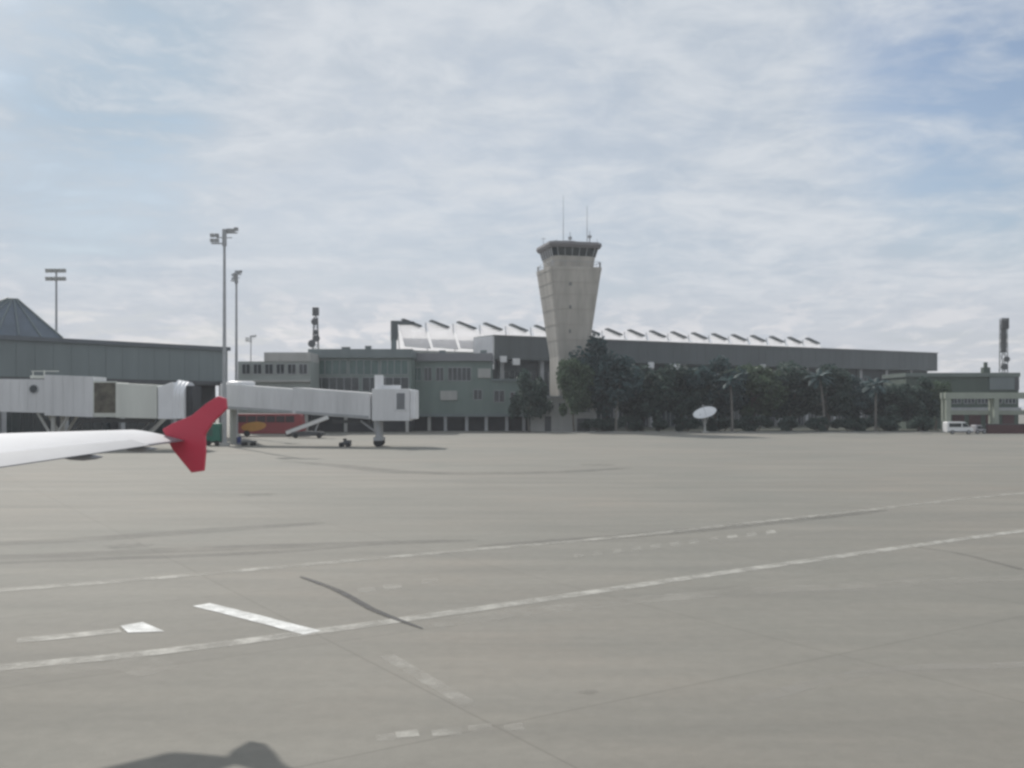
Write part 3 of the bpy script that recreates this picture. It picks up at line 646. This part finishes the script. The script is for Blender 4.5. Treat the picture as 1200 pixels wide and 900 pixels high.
for k in range(13):
    s = 3.4+k*9.8
    mb = MB(); FH.box(mb,s,s+8.0,2.42,2.497,0.3,4.6); w = mb.build('window', M_GLASS, hall)
    mb = MB()
    for q in range(7): FH.box(mb,s+q*1.32,s+q*1.32+0.08,2.34,2.418,0.3,4.6)
    mb.build('window_frame', M_STEEL, w)
    mb = MB(); FH.box(mb,s,s+8.0,2.42,2.497,8.4,12.2); w = mb.build('window', M_GLASS, hall)
    mb = MB()
    for q in range(7): FH.box(mb,s+q*1.32,s+q*1.32+0.08,2.34,2.418,8.4,12.2)
    mb.build('window_frame', M_STEEL, w)
def hs(px_, t=0.0):                 # s along the hall for a photo column
    k = (px_-600)/FPX; o = FH.o + FH.v*t
    return (k*o.y - o.x)/(FH.u.x - k*FH.u.y)
for px_, y, w, h in ((589,421,1.5,1.3),(604,424,1.7,1.4),(762,428,1.5,1.4),(790,430,2.8,1.5),(893,431,1.6,1.6)):
    s = hs(px_); d = FH.p(s,0,0).y; z = PZ(y,d)
    mb = MB(); FH.box(mb,s-w/2,s+w/2,-0.5,-0.1,z-h/2,z+h/2); FH.box(mb,s-0.15,s+0.15,-0.099,2.4,z-0.15,z+0.15); mb.build('wall_panel', M_WHITE, hall, bevel=0.05)  # plain white box on a short bracket
# sawtooth rooflights: slanting white membranes under dark fins
pitch = 6.5; s = -17.0
for k in range(19):
    a0, a1 = s + 0.3, s + pitch*0.93
    mb = MB()
    zt0, zt1 = 22.7, 21.5
    h = 5.4
    # membrane leans back, its foot in front
    q = [FH.p(a0-0.2,11.6,zt0), FH.p(a1+0.1,11.6,zt1), FH.p(a1+0.95,10.0,zt1-h+.9), FH.p(a0+0.65,10.0,zt0-h)]
    mb.prism(q, FH.v*0.05)
    tooth = mb.build('rooflight', M_MEMB, hall)
    mb = MB(); mb.bar(FH.p(a0+0.6,11.3,zt0+0.40), FH.p(a1-0.9,11.3,zt1+0.30), 1.4, 0.34); mb.build('fin', M_HALL, tooth)
    mb = MB(); mb.bar(FH.p(a0+0.2,11.9,16.7), FH.p(a0-0.3,11.9,zt0), 0.18); mb.build('strut', M_STEEL, tooth)
    s += pitch
mb = MB(); FH.box(mb,-17.0,107,13.0,13.15,16.6,20.9); mb.build('clerestory', M_MEMB, hall)
mb = MB(); FH.box(mb,-18.6,-17.4,10.6,11.6,18.6,22.7); FH.box(mb,-17.39,-13.6,10.6,11.6,22.0,22.7); FH.box(mb,-18.3,-17.9,10.8,11.2,16.5,18.6); mb.build('end_frame', M_HALL, hall)

# ------------------------------------------------------------------ control tower
TX, TY = 11.0, 191.0
tw = thing('control_tower', (TX,TY,0), 'tall pale concrete control tower flaring upward to a dark glazed cab with antennas', 'control tower')
RT = R(15)
def sq(half, z, ch=0.10):            # chamfered square ring, turned on plan
    h = half; c = h*ch; pts = [(-h+c,-h),(h-c,-h),(h,-h+c),(h,h-c),(h-c,h),(-h+c,h),(-h,h-c),(-h,-h+c)]
    return [Vector((TX + x*math.cos(RT) - y*math.sin(RT), TY + x*math.sin(RT) + y*math.cos(RT), z)) for x, y in pts]
zt = lambda y: PZ(y, 187.0)
MB().loft([sq(3.0,0),sq(3.0,zt(418)),sq(5.05,zt(317))]).build('shaft', M_TOWER, tw)
MB().loft([sq(5.10,zt(317)+.003),sq(5.15,zt(313)),sq(4.9,zt(313)+0.02)]).build('balcony', M_TOWER, tw)
mb = MB(); rr = sq(5.0, zt(313)); 
for i in range(8):
    mb.tube(rr[i]+Vector((0,0,1.0)), rr[(i+1)%8]+Vector((0,0,1.0)), 0.05, n=6)
    for q in range(4): p = rr[i].lerp(rr[(i+1)%8], q/4); mb.tube(p, p+Vector((0,0,1.0)), 0.04, n=5)
mb.build('railing', M_STEEL, tw)
MB().loft([sq(3.95,zt(313)+.02,0.2),sq(4.25,zt(300),0.2)]).build('cab_wall', M_TOWER, tw)
cw = MB().loft([sq(4.25,zt(300)+.003,0.2),sq(4.65,zt(290.5),0.2)]).build('cab_window', M_GLASS, tw)
mb = MB(); r0_, r1_ = sq(4.28,zt(300),0.2), sq(4.68,zt(290.5),0.2)
for i in range(8):
    for q in range(5 if i % 2 == 0 else 1):
        mb.bar(r0_[i].lerp(r0_[(i+1)%8], q/5), r1_[i].lerp(r1_[(i+1)%8], q/5), 0.12)
mb.build('window_frame', M_STEEL, cw)
MB().loft([sq(5.0,zt(290.5)+.003,0.18),sq(5.3,zt(287.0),0.18),sq(5.2,zt(284.0),0.18)]).build('roof', mat('tower_roof_metal',(0.21,0.20,0.205),0.6,0.1,0.5), tw)
zr = zt(284.5)
for px_, top, r in ((660,224,0.05),(688,236,0.06),(637,272,0.05),(652,276,0.05),(668,268,0.09),(691,266,0.10),(699,277,0.05)):
    x = PX(px_,TY); y = TY + random.uniform(-2.0,1.5); mb = MB(); h = zt(top)
    mb.tube((x,y,zr-0.02),(x,y,zr+(h-zr)*0.45),r*1.4,r*1.2,n=6); mb.tube((x,y,zr+(h-zr)*0.45),(x,y,h),r,r*0.6,n=6)
    if r > 0.08: mb.box(x-0.35,x+0.35,y-0.3,y+0.3,h-1.4,h-0.9)
    if px_ == 637: mb.tube((x-0.5,y,h-0.4),(x+0.5,y,h-0.4),0.04,n=5)
    mb.build('antenna', M_STEEL, tw)
MB().loft([sq(1.2,zr-.005,.2),sq(1.1,zr+0.9,.2)]).build('roof_hatch', M_STEEL, tw)
# shaft recess lines and small openings on the two seen faces
def face_pt(px_frac, z, half, face=0):
    h = half + 0.02; x = px_frac*h
    lx, ly = (x, -h) if face == 0 else (-h, -x)
    return Vector((TX + lx*math.cos(RT) - ly*math.sin(RT), TY + lx*math.sin(RT) + ly*math.cos(RT), z))
def shaft_half(z): 
    z0, z1 = zt(418), zt(317); return 3.0 if z < z0 else 3.0 + 2.05*(z-z0)/(z1-z0)
mb = MB()
for y in (331,345,362,380,398):
    z = zt(y)
    for fc_ in (0,1): mb.bar(face_pt(-0.9,z,shaft_half(z),fc_), face_pt(0.9,z,shaft_half(z),fc_), 0.05, 0.09)
mb.build('joint_band', mat('joint_grey',(0.40,0.375,0.34),0.8,0.1,1), tw)
for fx, y in ((-0.25,333),(-0.25,360),(-0.25,388)):
    z = zt(y); mb = MB(); mb.bar(face_pt(fx-0.06,z,shaft_half(z)), face_pt(fx+0.06,z,shaft_half(z)), 0.06, 0.7); mb.build('window', mat('slot_glass',(0.2,0.2,0.19),0.3,0.1,1) if y == 333 else bpy.data.materials['slot_glass'], tw)
fp = Frame((PX(622,183),183),(1,0))
mb = MB(); fp.box(mb,0,12.3,0,4.2,0,6.3); pod = mb.build('podium', M_PALE, tw)
mb = MB(); fp.box(mb,-0.3,12.6,-0.3,4.4,6.3,6.7); mb.build('podium_roof', M_STEEL, tw)
mb = MB(); fp.box(mb,2.6,3.8,-0.06,-0.003,0.05,2.9); mb.build('door', M_IRON, tw)
for s_ in (0.5,5.2,7.4,9.8): glazed(fp, tw, s_, s_+1.3, 0, 3.6, 5.3, 2, M_GLASS)
mb = MB(); fp.box(mb,8.6,11.0,-0.06,-0.003,0.05,2.5); mb.build('garage_door', M_IRON, tw)

# ------------------------------------------------------------------ light masts
def make_mast(H, loc, label):
    t = thing('light_mast', loc, label, 'light mast', 'floodlight masts'); x, y = loc[0], loc[1]
    MB().tube((x,y,0.4),(x,y,H-0.2),0.27,0.14,n=12).build('pole', M_STEEL, t, smooth=False)
    MB().tube((x,y,0),(x,y,0.4),0.62,n=14).build('base', M_PALE, t)
    hd = MB(); hd.tube((x,y,H-1.9),(x,y,H+0.1),0.26,n=10); hd.bar((x-1.5,y-0.1,H-1.6),(x+0.3,y-0.1,H-1.6),0.14); hd.bar((x-0.3,y+0.2,H-0.3),(x+1.5,y+0.2,H-0.3),0.14); hd.bar((x-0.9,y,H-0.9),(x+0.9,y,H-0.9),0.1)
    head = hd.build('head_frame', M_STEEL, t)
    for dx, dz, dy in ((-1.3,-1.35,-0.35),(-0.75,-1.35,-0.35),(-1.3,-0.75,-0.35),(-0.75,-0.75,-0.35),(0.45,-0.05,0.3),(0.95,-0.05,0.3),(1.35,0.1,0.3)):
        MB().hexa([(x+dx-.22,y+dy-.2,H+dz-.2),(x+dx+.22,y+dy-.2,H+dz-.2),(x+dx+.2,y+dy+.2,H+dz-.1),(x+dx-.2,y+dy+.2,H+dz-.1),(x+dx-.24,y+dy-.3,H+dz+.24),(x+dx+.24,y+dy-.3,H+dz+.24),(x+dx+.18,y+dy+.15,H+dz+.22),(x+dx-.18,y+dy+.15,H+dz+.22)]).build('floodlight', M_STEEL, head)
    return t
dm = 116.5
mast = make_mast(25.6, (PX(263,dm),dm,0), 'tallest grey floodlight mast, rising by the right end of the slate concourse')
dm = 152; dup(mast, (PX(277,dm),dm,0), 'second grey floodlight mast, close behind and right of the tallest one', rz=R(70))
dm = 290; dup(mast, (PX(294,dm),dm,0), 'small distant floodlight mast standing behind the pale terminal wing', rz=R(15))
# wide-bank mast behind the concourse
dm = 152; x = PX(66,dm); H = PZ(315,dm)
t = thing('light_mast', (x,dm,0), 'floodlight mast with a wide flat lamp bank behind the pyramid skylight', 'light mast', 'floodlight masts')
MB().tube((x,dm,0.4),(x,dm,H-0.5),0.25,0.14,n=12).build('pole', M_STEEL, t)
MB().tube((x,dm,0),(x,dm,0.4),0.6,n=14).build('base', M_PALE, t)
hd = MB(); hd.bar((x-1.5,dm,H-0.3),(x+1.5,dm,H-0.3),0.14); hd.bar((x-1.5,dm,H-1.6),(x+1.5,dm,H-1.6),0.14); hd.bar((x,dm,H-2),(x,dm,H),0.2); head = hd.build('head_frame', M_STEEL, t)
for k in range(5):
    for dz in (-0.35,-1.6):
        xx = x-1.3+k*0.65; MB().hexa([(xx-.24,dm-.35,H+dz-.3),(xx+.24,dm-.35,H+dz-.3),(xx+.2,dm+.1,H+dz-.2),(xx-.2,dm+.1,H+dz-.2),(xx-.26,dm-.45,H+dz+.3),(xx+.26,dm-.45,H+dz+.3),(xx+.2,dm+.1,H+dz+.25),(xx-.2,dm+.1,H+dz+.25)]).build('floodlight', M_PALE, head)

# ------------------------------------------------------------------ lattice antenna towers
def lattice(name, px_, d, ytop, wb, wt, label, gear):
    x = PX(px_,d); H = PZ(ytop,d); t = thing(name, (x,d,0), label, 'antenna tower', 'lattice antenna towers')
    mb = MB(); n = 12
    def c(i, k):
        f = i/n; w = (wb+(wt-wb)*f)/2; sx, sy = ((-1,-1),(1,-1),(1,1),(-1,1))[k]; return Vector((x+sx*w, d+sy*w, H*f))
    for i in range(n):
        for k in range(4):
            mb.tube(c(i,k),c(i+1,k),0.09,n=5); mb.tube(c(i,k),c(i+1,(k+1)%4),0.05,n=4); mb.tube(c(i+1,k),c(i+1,(k+1)%4),0.05,n=4)
    mb.build('lattice', M_IRON, t)
    for z, dx, r in gear:
        MB().tube((x+dx,d-1.1,z),(x+dx,d-0.5,z),r,r*0.85,n=16).build('drum_antenna', M_IRON, t)
    return t, x, H
t, x, H = lattice('antenna_tower', 370, 230, 372, 2.4, 0.8, 'slim dark lattice antenna tower with drums, behind the teal glazed block', [(24.5,0.0,0.85),(20.6,0.4,0.8),(19.4,-0.7,0.9),(22,0.2,0.6)])
mb = MB(); mb.tube((x,230,H),(x,230,H+1.2),0.16,n=6); mb.box(x-0.7,x+0.7,229.5,230.5,H+0.4,H+2.3); mb.build('top_antenna', M_IRON, t)
t, x, H = lattice('antenna_tower', 1176, 235, 374, 1.5, 1.2, 'stout dark lattice antenna tower with panels, rising at the far right', [(16.0,0.3,0.7),(14.2,-0.3,0.8)])
for k in range(4):
    MB().box(x-0.85+k*0.47,x-0.57+k*0.47,234.0,234.25,H-2.4,H+0.2).build('panel_antenna', M_IRON, t)
mb = MB(); mb.box(x-0.45,x+0.45,234.4,235.5,H-8,H-0.3); mb.build('cable_shaft', M_IRON, t)
d = 215; x = PX(1160,d)

# ------------------------------------------------------------------ right-hand sheds and frame
d = 205.0; fs = Frame((PX(1062,d),d),(1,-0.04)); ls = PX(1191,d)-PX(1062,d)
sh = thing('shed', fs.p(0,0,0), 'low flat-roofed green shed behind the open beige frame at the right', 'building')
fs.box(MB(),0,ls,0,14,0,10.9).build('wall', M_SHED, sh)
fs.box(MB(),-0.3,ls+0.2,-0.4,14.3,10.9,PZ(437,d)).build('roof', mat('shed_roof_metal',(0.15,0.18,0.165),0.5,0.12,0.3), sh)
fs.box(MB(),ls-6.0,ls-0.05,-0.25,-0.003,8.2,10.8).build('grey_band', M_SLATE, sh)
fs.box(MB(),ls-0.9,ls,-0.32,-0.255,8.1,10.85).build('dark_post', M_IRON, sh)
mb = MB(); fs.box(mb,ls-5.4,ls-4.0,4,5.4,PZ(437,d),PZ(437,d)+1.3); fs.box(mb,ls-5.0,ls-4.4,4.4,5.0,PZ(437,d)+1.3,PZ(437,d)+2.4); mb.build('roof_vent', M_SHED, sh)
for k in range(5):
    s_ = 9.0+k*2.8; glazed(fs, sh, s_, s_+2.2, 0, 5.4, 7.4, 3, M_GLASS)
fs.box(MB(),8.5,ls,-1.2,-0.003,3.6,4.5).build('canopy', M_STEEL, sh)
for k in range(4): fs.box(MB(),9.5+k*3.4,11.9+k*3.4,-0.06,-0.003,0.05,3.1).build('shutter', M_REDWALL, sh)
d = 176.0; x0 = PX(1111,d); x1 = PX(1232,d)
fr = thing('open_frame', ((x0+x1)/2,d,0), 'open beige steel frame of posts and beams standing over the white van', 'frame')
for px_ in (1111,1167,1222):
    for dy in (0,1.6): MB().box(PX(px_,d)-0.42,PX(px_,d)+0.42,d+dy-0.3,d+dy+0.3,0,6.1).build('post', M_BEIGE, fr)
MB().box(x0-0.6,x1+0.3,d-0.4,d+0.4,6.1,7.2).build('top_beam', M_BEIGE, fr)
MB().box(x0-0.6,x1+0.3,d+1.25,d+1.95,6.1,7.2).build('top_beam', M_BEIGE, fr)
for px_ in (1111,1167,1222): MB().box(PX(px_,d)-0.3,PX(px_,d)+0.3,d+0.403,d+1.247,6.2,7.0).build('cross_beam', M_BEIGE, fr)
d = 177.6; MB().box(x0+0.4,PX(1200,d)+4,d-0.15,d+0.15,3.2,4.0).build('mid_beam', M_BEIGE, fr)
d = 170.0
lw = thing('low_wall', (PX(1180,d),d,0), 'low dark red wall beside the white van at the right edge', 'wall')
MB().box(PX(1157,d),PX(1260,d),d,d+0.4,0,1.55).build('wall', M_REDWALL, lw)
MB().box(PX(1156,d),PX(1261,d),d-0.06,d+0.46,1.55,1.7).build('coping', M_IRON, lw)

# vehicles
def van(px0, px1, d, h, m, label, name='parked_van', cat='van'):
    x0, x1 = PX(px0,d), PX(px1,d); Ln = x1-x0
    t = thing(name, ((x0+x1)/2,d,0), label, cat)
    hood = 0.17 if name == 'parked_van' else 0.26
    MB().prism([(x0,d,0.32),(x1,d,0.32),(x1,d,h*0.48),(x1-Ln*hood*0.8,d,h*0.55),(x1-Ln*(hood+0.13),d,h*0.97),(x1-Ln*(hood+0.2),d,h),(x0+0.12,d,h),(x0,d,h*0.92)],(0,1.8,0)).build('body', m, t, bevel=0.06)
    MB().prism([(x1-Ln*hood*1.0,d-0.02,h*0.57),(x1-Ln*(hood+0.12),d-0.02,h*0.9),(x1-Ln*0.42,d-0.02,h*0.9),(x1-Ln*0.42,d-0.02,h*0.57)],(0,0.017,0)).build('window', M_GLASS, t)
    MB().box(x0+0.35,x1-Ln*0.46,d-0.02,d-0.003,h*0.57,h*0.88).build('window', M_GLASS, t)
    MB().box(x0+0.02,x1-0.02,d-0.03,d-0.003,0.34,0.5).build('sill', M_IRON, t)
    for xx in (x0+Ln*0.2,x1-Ln*0.19):
        w = MB().tube((xx,d-0.06,0.34),(xx,d+0.2,0.34),0.34,n=18).build('wheel', M_RUBBER, t); MB().tube((xx,d-0.075,0.34),(xx,d-0.062,0.34),0.19,n=14).build('rim', M_STEEL, w)
    MB().box(x1-0.05,x1+0.02,d+0.15,d+0.5,h*0.36,h*0.45).build('headlight', M_WHITE, t)
    return t
van(1110,1141,166.5,2.1,M_VAN,'white van parked beneath the open beige steel frame')
van(1143,1156,168.5,1.5,M_CARGREY,'small grey car right beside the white van','parked_car','car')

# satellite dish in front of the trees
d = 176.0; x = PX(826,d); zc = PZ(483.5,d)
t = thing('satellite_dish', (x,d,0), 'large white satellite dish tilted on a short mast in front of the dark trees', 'satellite dish')
ax = Vector((-0.30,-0.40,0.87)).normalized(); e1 = Vector((1,0,0.34)); e1 = (e1-ax*e1.dot(ax)).normalized(); e2 = ax.cross(e1)
rings = []
for r_, k_ in ((0.02,0),(0.7,0.02),(1.3,0.08),(1.8,0.17),(2.1,0.24),(2.13,0.21),(1.8,0.10),(1.3,0.0),(0.7,-0.06),(0.02,-0.08)):
    rings.append([Vector((x,d,zc-0.15)) + ax*k_ + e1*r_*math.cos(2*math.pi*q/28) + e2*r_*math.sin(2*math.pi*q/28) for q in range(28)])
MB().loft(rings).build('reflector', M_VAN, t, smooth=True)
mb = MB(); c = Vector((x,d,zc-0.15))
for q in range(3):
    a = 2*math.pi*q/3+0.4; mb.tube(c+ax*0.5+e1*1.9*math.cos(a)+e2*1.9*math.sin(a), c+ax*1.5, 0.035, n=5)
mb.tube(c+ax*1.35,c+ax*1.7,0.12,n=8); mb.build('feed_arm', M_STEEL, t)
mb = MB(); mb.tube((x,d,0),(x,d,zc-0.45),0.22,0.18,n=10); mb.box(x-0.6,x+0.6,d-0.6,d+0.6,0,0.25); mb.bar((x,d-0.1,1.2),(x-0.9,d-0.1,zc-0.25),0.12); mb.bar((x,d-0.1,1.2),(x+0.9,d-0.1,zc+0.05),0.12); mb.build('mount', M_PALE, t)

# ------------------------------------------------------------------ trees
bed = MB(); bed.add([(PX(640,186),178.5,0.02),(PX(1104,178),178.5,0.02),(FH.p(LH,1.0,0.02)),(FH.p(16,1.0,0.02))],[(0,1,2,3)])  # dark sheet added under the trees; its colour carries their shade
tag(bed.build('tree_shade_bed', mat('tree_shade_soil', (0.045,0.05,0.035), 0.95, 0.35, 0.8, bump=0.3)), kind='structure')
kerb = MB().box(PX(640,178.3), PX(1104,178.3), 178.25, 178.48, 0, 0.12)
tag(kerb.build('kerb', M_PALE), kind='structure')
def crown_mb(rx, ry, rz, cz, n, leaf, seed, lumps):
    rnd = random.Random(seed); mb = MB()
    cl = []
    for i in range(lumps):
        while True:
            p = Vector((rnd.uniform(-1,1), rnd.uniform(-1,1), rnd.uniform(-0.8,1)))
            if 0.25 < p.length < 1: break
        cl.append((p, rnd.uniform(0.20,0.42)))
    for i in range(n):
        c, rad = cl[rnd.randrange(lumps)]
        d = Vector((rnd.gauss(0,1), rnd.gauss(0,1), rnd.gauss(0,0.8))).normalized()*rad*(rnd.random()**0.4)
        p = c + d; q = Vector((p.x*rx, p.y*ry, p.z*rz+cz))
        nrm = (d*1.2 + Vector((rnd.gauss(0,.5), rnd.gauss(0,.5), rnd.gauss(0.3,.5)))).normalized()
        u = nrm.orthogonal().normalized(); v = nrm.cross(u); ang = rnd.uniform(0,6.28); u, v = u*math.cos(ang)+v*math.sin(ang), v*math.cos(ang)-u*math.sin(ang)
        s_ = leaf*rnd.uniform(0.6,1.3)
        mb.add([q-u*s_, q-v*s_*0.5+nrm*s_*0.15, q+u*s_, q+v*s_*0.5+nrm*s_*0.15], [(0,1,2,3)])
    return mb, cl
def make_tree(seed, leaf_m, bark, H=14.0, rx=5.2, label='', loc=(0,0,0), n=6500):
    rnd = random.Random(seed*7+1); t = thing('tree', (0,0,0), label, 'tree', 'dark trees in front of the hall')
    rz = H*0.40; cz = H*0.60
    mb, cl = crown_mb(rx, rx*0.9, rz, cz, n, 0.46, seed, 34)
    mb.build('crown', leaf_m, t)
    tr = MB(); a = Vector((0,0,0)); r = 0.34
    for k in range(4):
        b = a + Vector((rnd.uniform(-.25,.25), rnd.uniform(-.25,.25), H*0.1)); tr.tube(a,b,r,r*0.86,n=8); a = b; r *= 0.86
    for c, rad in cl[:10]:
        e = Vector((c.x*rx*0.8, c.y*rx*0.7, c.z*rz*0.8+cz)); m_ = a.lerp(e,0.5)+Vector((0,0,0.5)); tr.tube(a,m_,r*0.6,r*0.35,n=6); tr.tube(m_,e,r*0.35,r*0.1,n=5)
    tr.build('trunk', bark, t); return t
def make_palm(seed, label, H=11.0):
    rnd = random.Random(seed); t = thing('palm_tree', (0,0,0), label, 'palm tree', 'palms in front of the hall')
    tr = MB(); a = Vector((0,0,0)); r = 0.28
    for k in range(7):
        b = a + Vector((0.05*k, 0.02*k, H/7)); tr.tube(a,b,r,r*0.94,n=8); a = b; r *= 0.94
    tr.build('trunk', M_PALEBARK, t); cr = MB()
    for k in range(26):
        az = 2.4*k; el = rnd.uniform(-0.2,1.2); Ln = rnd.uniform(2.6,3.8); p = a.copy(); d = Vector((math.cos(az)*math.cos(el), math.sin(az)*math.cos(el), math.sin(el)))
        prev = None
        for q in range(9):
            side = d.cross(Vector((0,0,1))).normalized(); w = 0.55*math.sin(math.pi*(q+0.6)/9.2)
            dr = Vector((0,0,-0.28*w/0.5))
            cur = (p - side*w + dr, p, p + side*w + dr)
            if prev: cr.add([prev[0],prev[1],cur[1],cur[0]],[(0,1,2,3)]); cr.add([prev[1],prev[2],cur[2],cur[1]],[(0,1,2,3)])
            prev = cur; p = p + d*Ln/8; d = (d + Vector((0,0,-0.20))).normalized()
    cr.build('crown', M_LEAF[1], t); return t
protos = [make_tree(3, M_LEAF[1], M_BARK), make_tree(8, M_LEAF[0], M_PALEBARK), make_tree(21, M_LEAF[0], M_BARK), make_tree(34, M_LEAF[2], M_BARK)]
used = set()
def put(k, px_, d, ytop, wpx, label, rz=0.0):
    H = PZ(ytop, d); W_ = wpx/FPX*d
    sc = (W_/9.0, W_/9.0, H/14.2)
    loc = (PX(px_,d), d, 0)
    if k not in used:
        used.add(k); o = protos[k]; o.location = loc; o.scale = sc; o.rotation_euler = (0,0,rz); o['label'] = label; return o
    return dup(protos[k], loc, label, rz, sc)
put(3, 673, 180, 420, 38, 'mid green tree partly covering the narrow stem of the control tower', 0.4)
put(1, 620, 180.5, 438, 40, 'small dark tree at the foot of the control tower on its left', 1.2)
put(0, 710, 184, 398, 72, 'tallest blue green tree, touching the right side of the control tower', 2.0)
put(2, 752, 186, 422, 76, 'dark tree second from the control tower on its right', 0.3)
put(1, 796, 187, 432, 70, 'dark tree left behind the white satellite dish, below a white wall panel', 2.7)
put(0, 838, 188, 423, 74, 'blue green tree directly behind the white satellite dish', 4.0)
put(3, 884, 189, 428, 70, 'mid green tree right of the pale trunk near the satellite dish', 1.0)
put(2, 926, 190, 420, 66, 'dark tree under the last of the white sawtooth rooflights', 5.2)
put(1, 968, 190, 433, 62, 'dark tree just right of the end of the sawtooth rooflights', 3.3)
put(0, 1006, 191, 443, 58, 'blue green tree below the plain right stretch of the hall fascia', 0.9)
put(2, 1042, 190, 449, 56, 'dark tree near the right end of the hall fascia', 2.2)
put(1, 1076, 189, 446, 44, 'rightmost dark tree, under the corner of the hall', 4.4)
put(3, 1096, 194, 446, 34, 'pale green tree between the hall corner and the beige frame', 2.9)
pm = make_palm(5, '')
pm.location = (PX(722,179),179,0); pm['label'] = 'palm with a slim pale trunk in front of the tallest tree'; pm.scale = (.9,.9,.85)
dup(pm, (PX(858,179),179,0), 'palm with a pale trunk just right of the satellite dish', 1.3, (.9,.9,.82), 'palms in front of the hall')
dup(pm, (PX(966,182),182,0), 'palm with its head well below the hall fascia right of the rooflights', 3.0, (0.9,0.9,0.9), 'palms in front of the hall')
dup(pm, (PX(1026,180),180,0), 'palm with a pale trunk near the right end of the tree row', 4.1, (.9,.9,.78), 'palms in front of the hall')
# clipped bushes under the trees
bush0 = None
bl = ['bush at the right foot of the tower podium', 'bush under the tallest tree', 'bush under the second tree right of the tower', 'bush left of the satellite dish', 'bush right of the satellite dish, by the palm trunk',
      'bush under the mid green tree', 'bush under the end of the white rooflights', 'bush at the foot of the third palm from the tower', 'bush under the plain stretch of the hall', 'bush beside the last palm', 'bush near the left post of the beige frame']
for i, px_ in enumerate((704,738,772,804,846,886,924,958,996,1034,1080)):
    d = 181 + (i % 3)*0.8; H = 2.6 + 0.5*((i*7) % 4)/3
    if bush0 is None:
        bush0 = thing('bush', (0,0,0), '', 'bush', 'bushes under the trees')
        mb, cl = crown_mb(3.4,1.3,1.3,1.35,2200,0.30,77,20); mb.build('foliage', M_LEAF[0], bush0)
        tr = MB()
        for c, rad in cl[:7]: tr.tube((c.x*0.5,0,0),(c.x*2.0,c.y*0.8,1.3+c.z*0.8),0.06,0.03,n=5)
        tr.build('stem', M_BARK, bush0)
        bush0.location = (PX(px_,d),d,0); bush0['label'] = bl[i] + ', dark and low'; bush0.scale = (1,1,H/2.7)
    else: dup(bush0, (PX(px_,d),d,0), bl[i] + ', dark and low', 0.7*i, (1,1,H/2.7), 'bushes under the trees')

# ------------------------------------------------------------------ haze
hz = MB().box(-1650,1650,-950,2250,-1,46).build('haze', M_DARK)
tag(hz, kind='stuff')
m = bpy.data.materials.new('haze_air'); m.use_nodes = True; nt = m.node_tree; nt.nodes.clear()
out = nt.nodes.new('ShaderNodeOutputMaterial'); pv = nt.nodes.new('ShaderNodeVolumePrincipled')
pv.inputs['Color'].default_value = (0.92,0.95,1.0,1); pv.inputs['Density'].default_value = 0.00032; pv.inputs['Anisotropy'].default_value = 0.2
nt.links.new(pv.outputs[0], out.inputs['Volume'])
hz.data.materials.clear(); hz.data.materials.append(m)
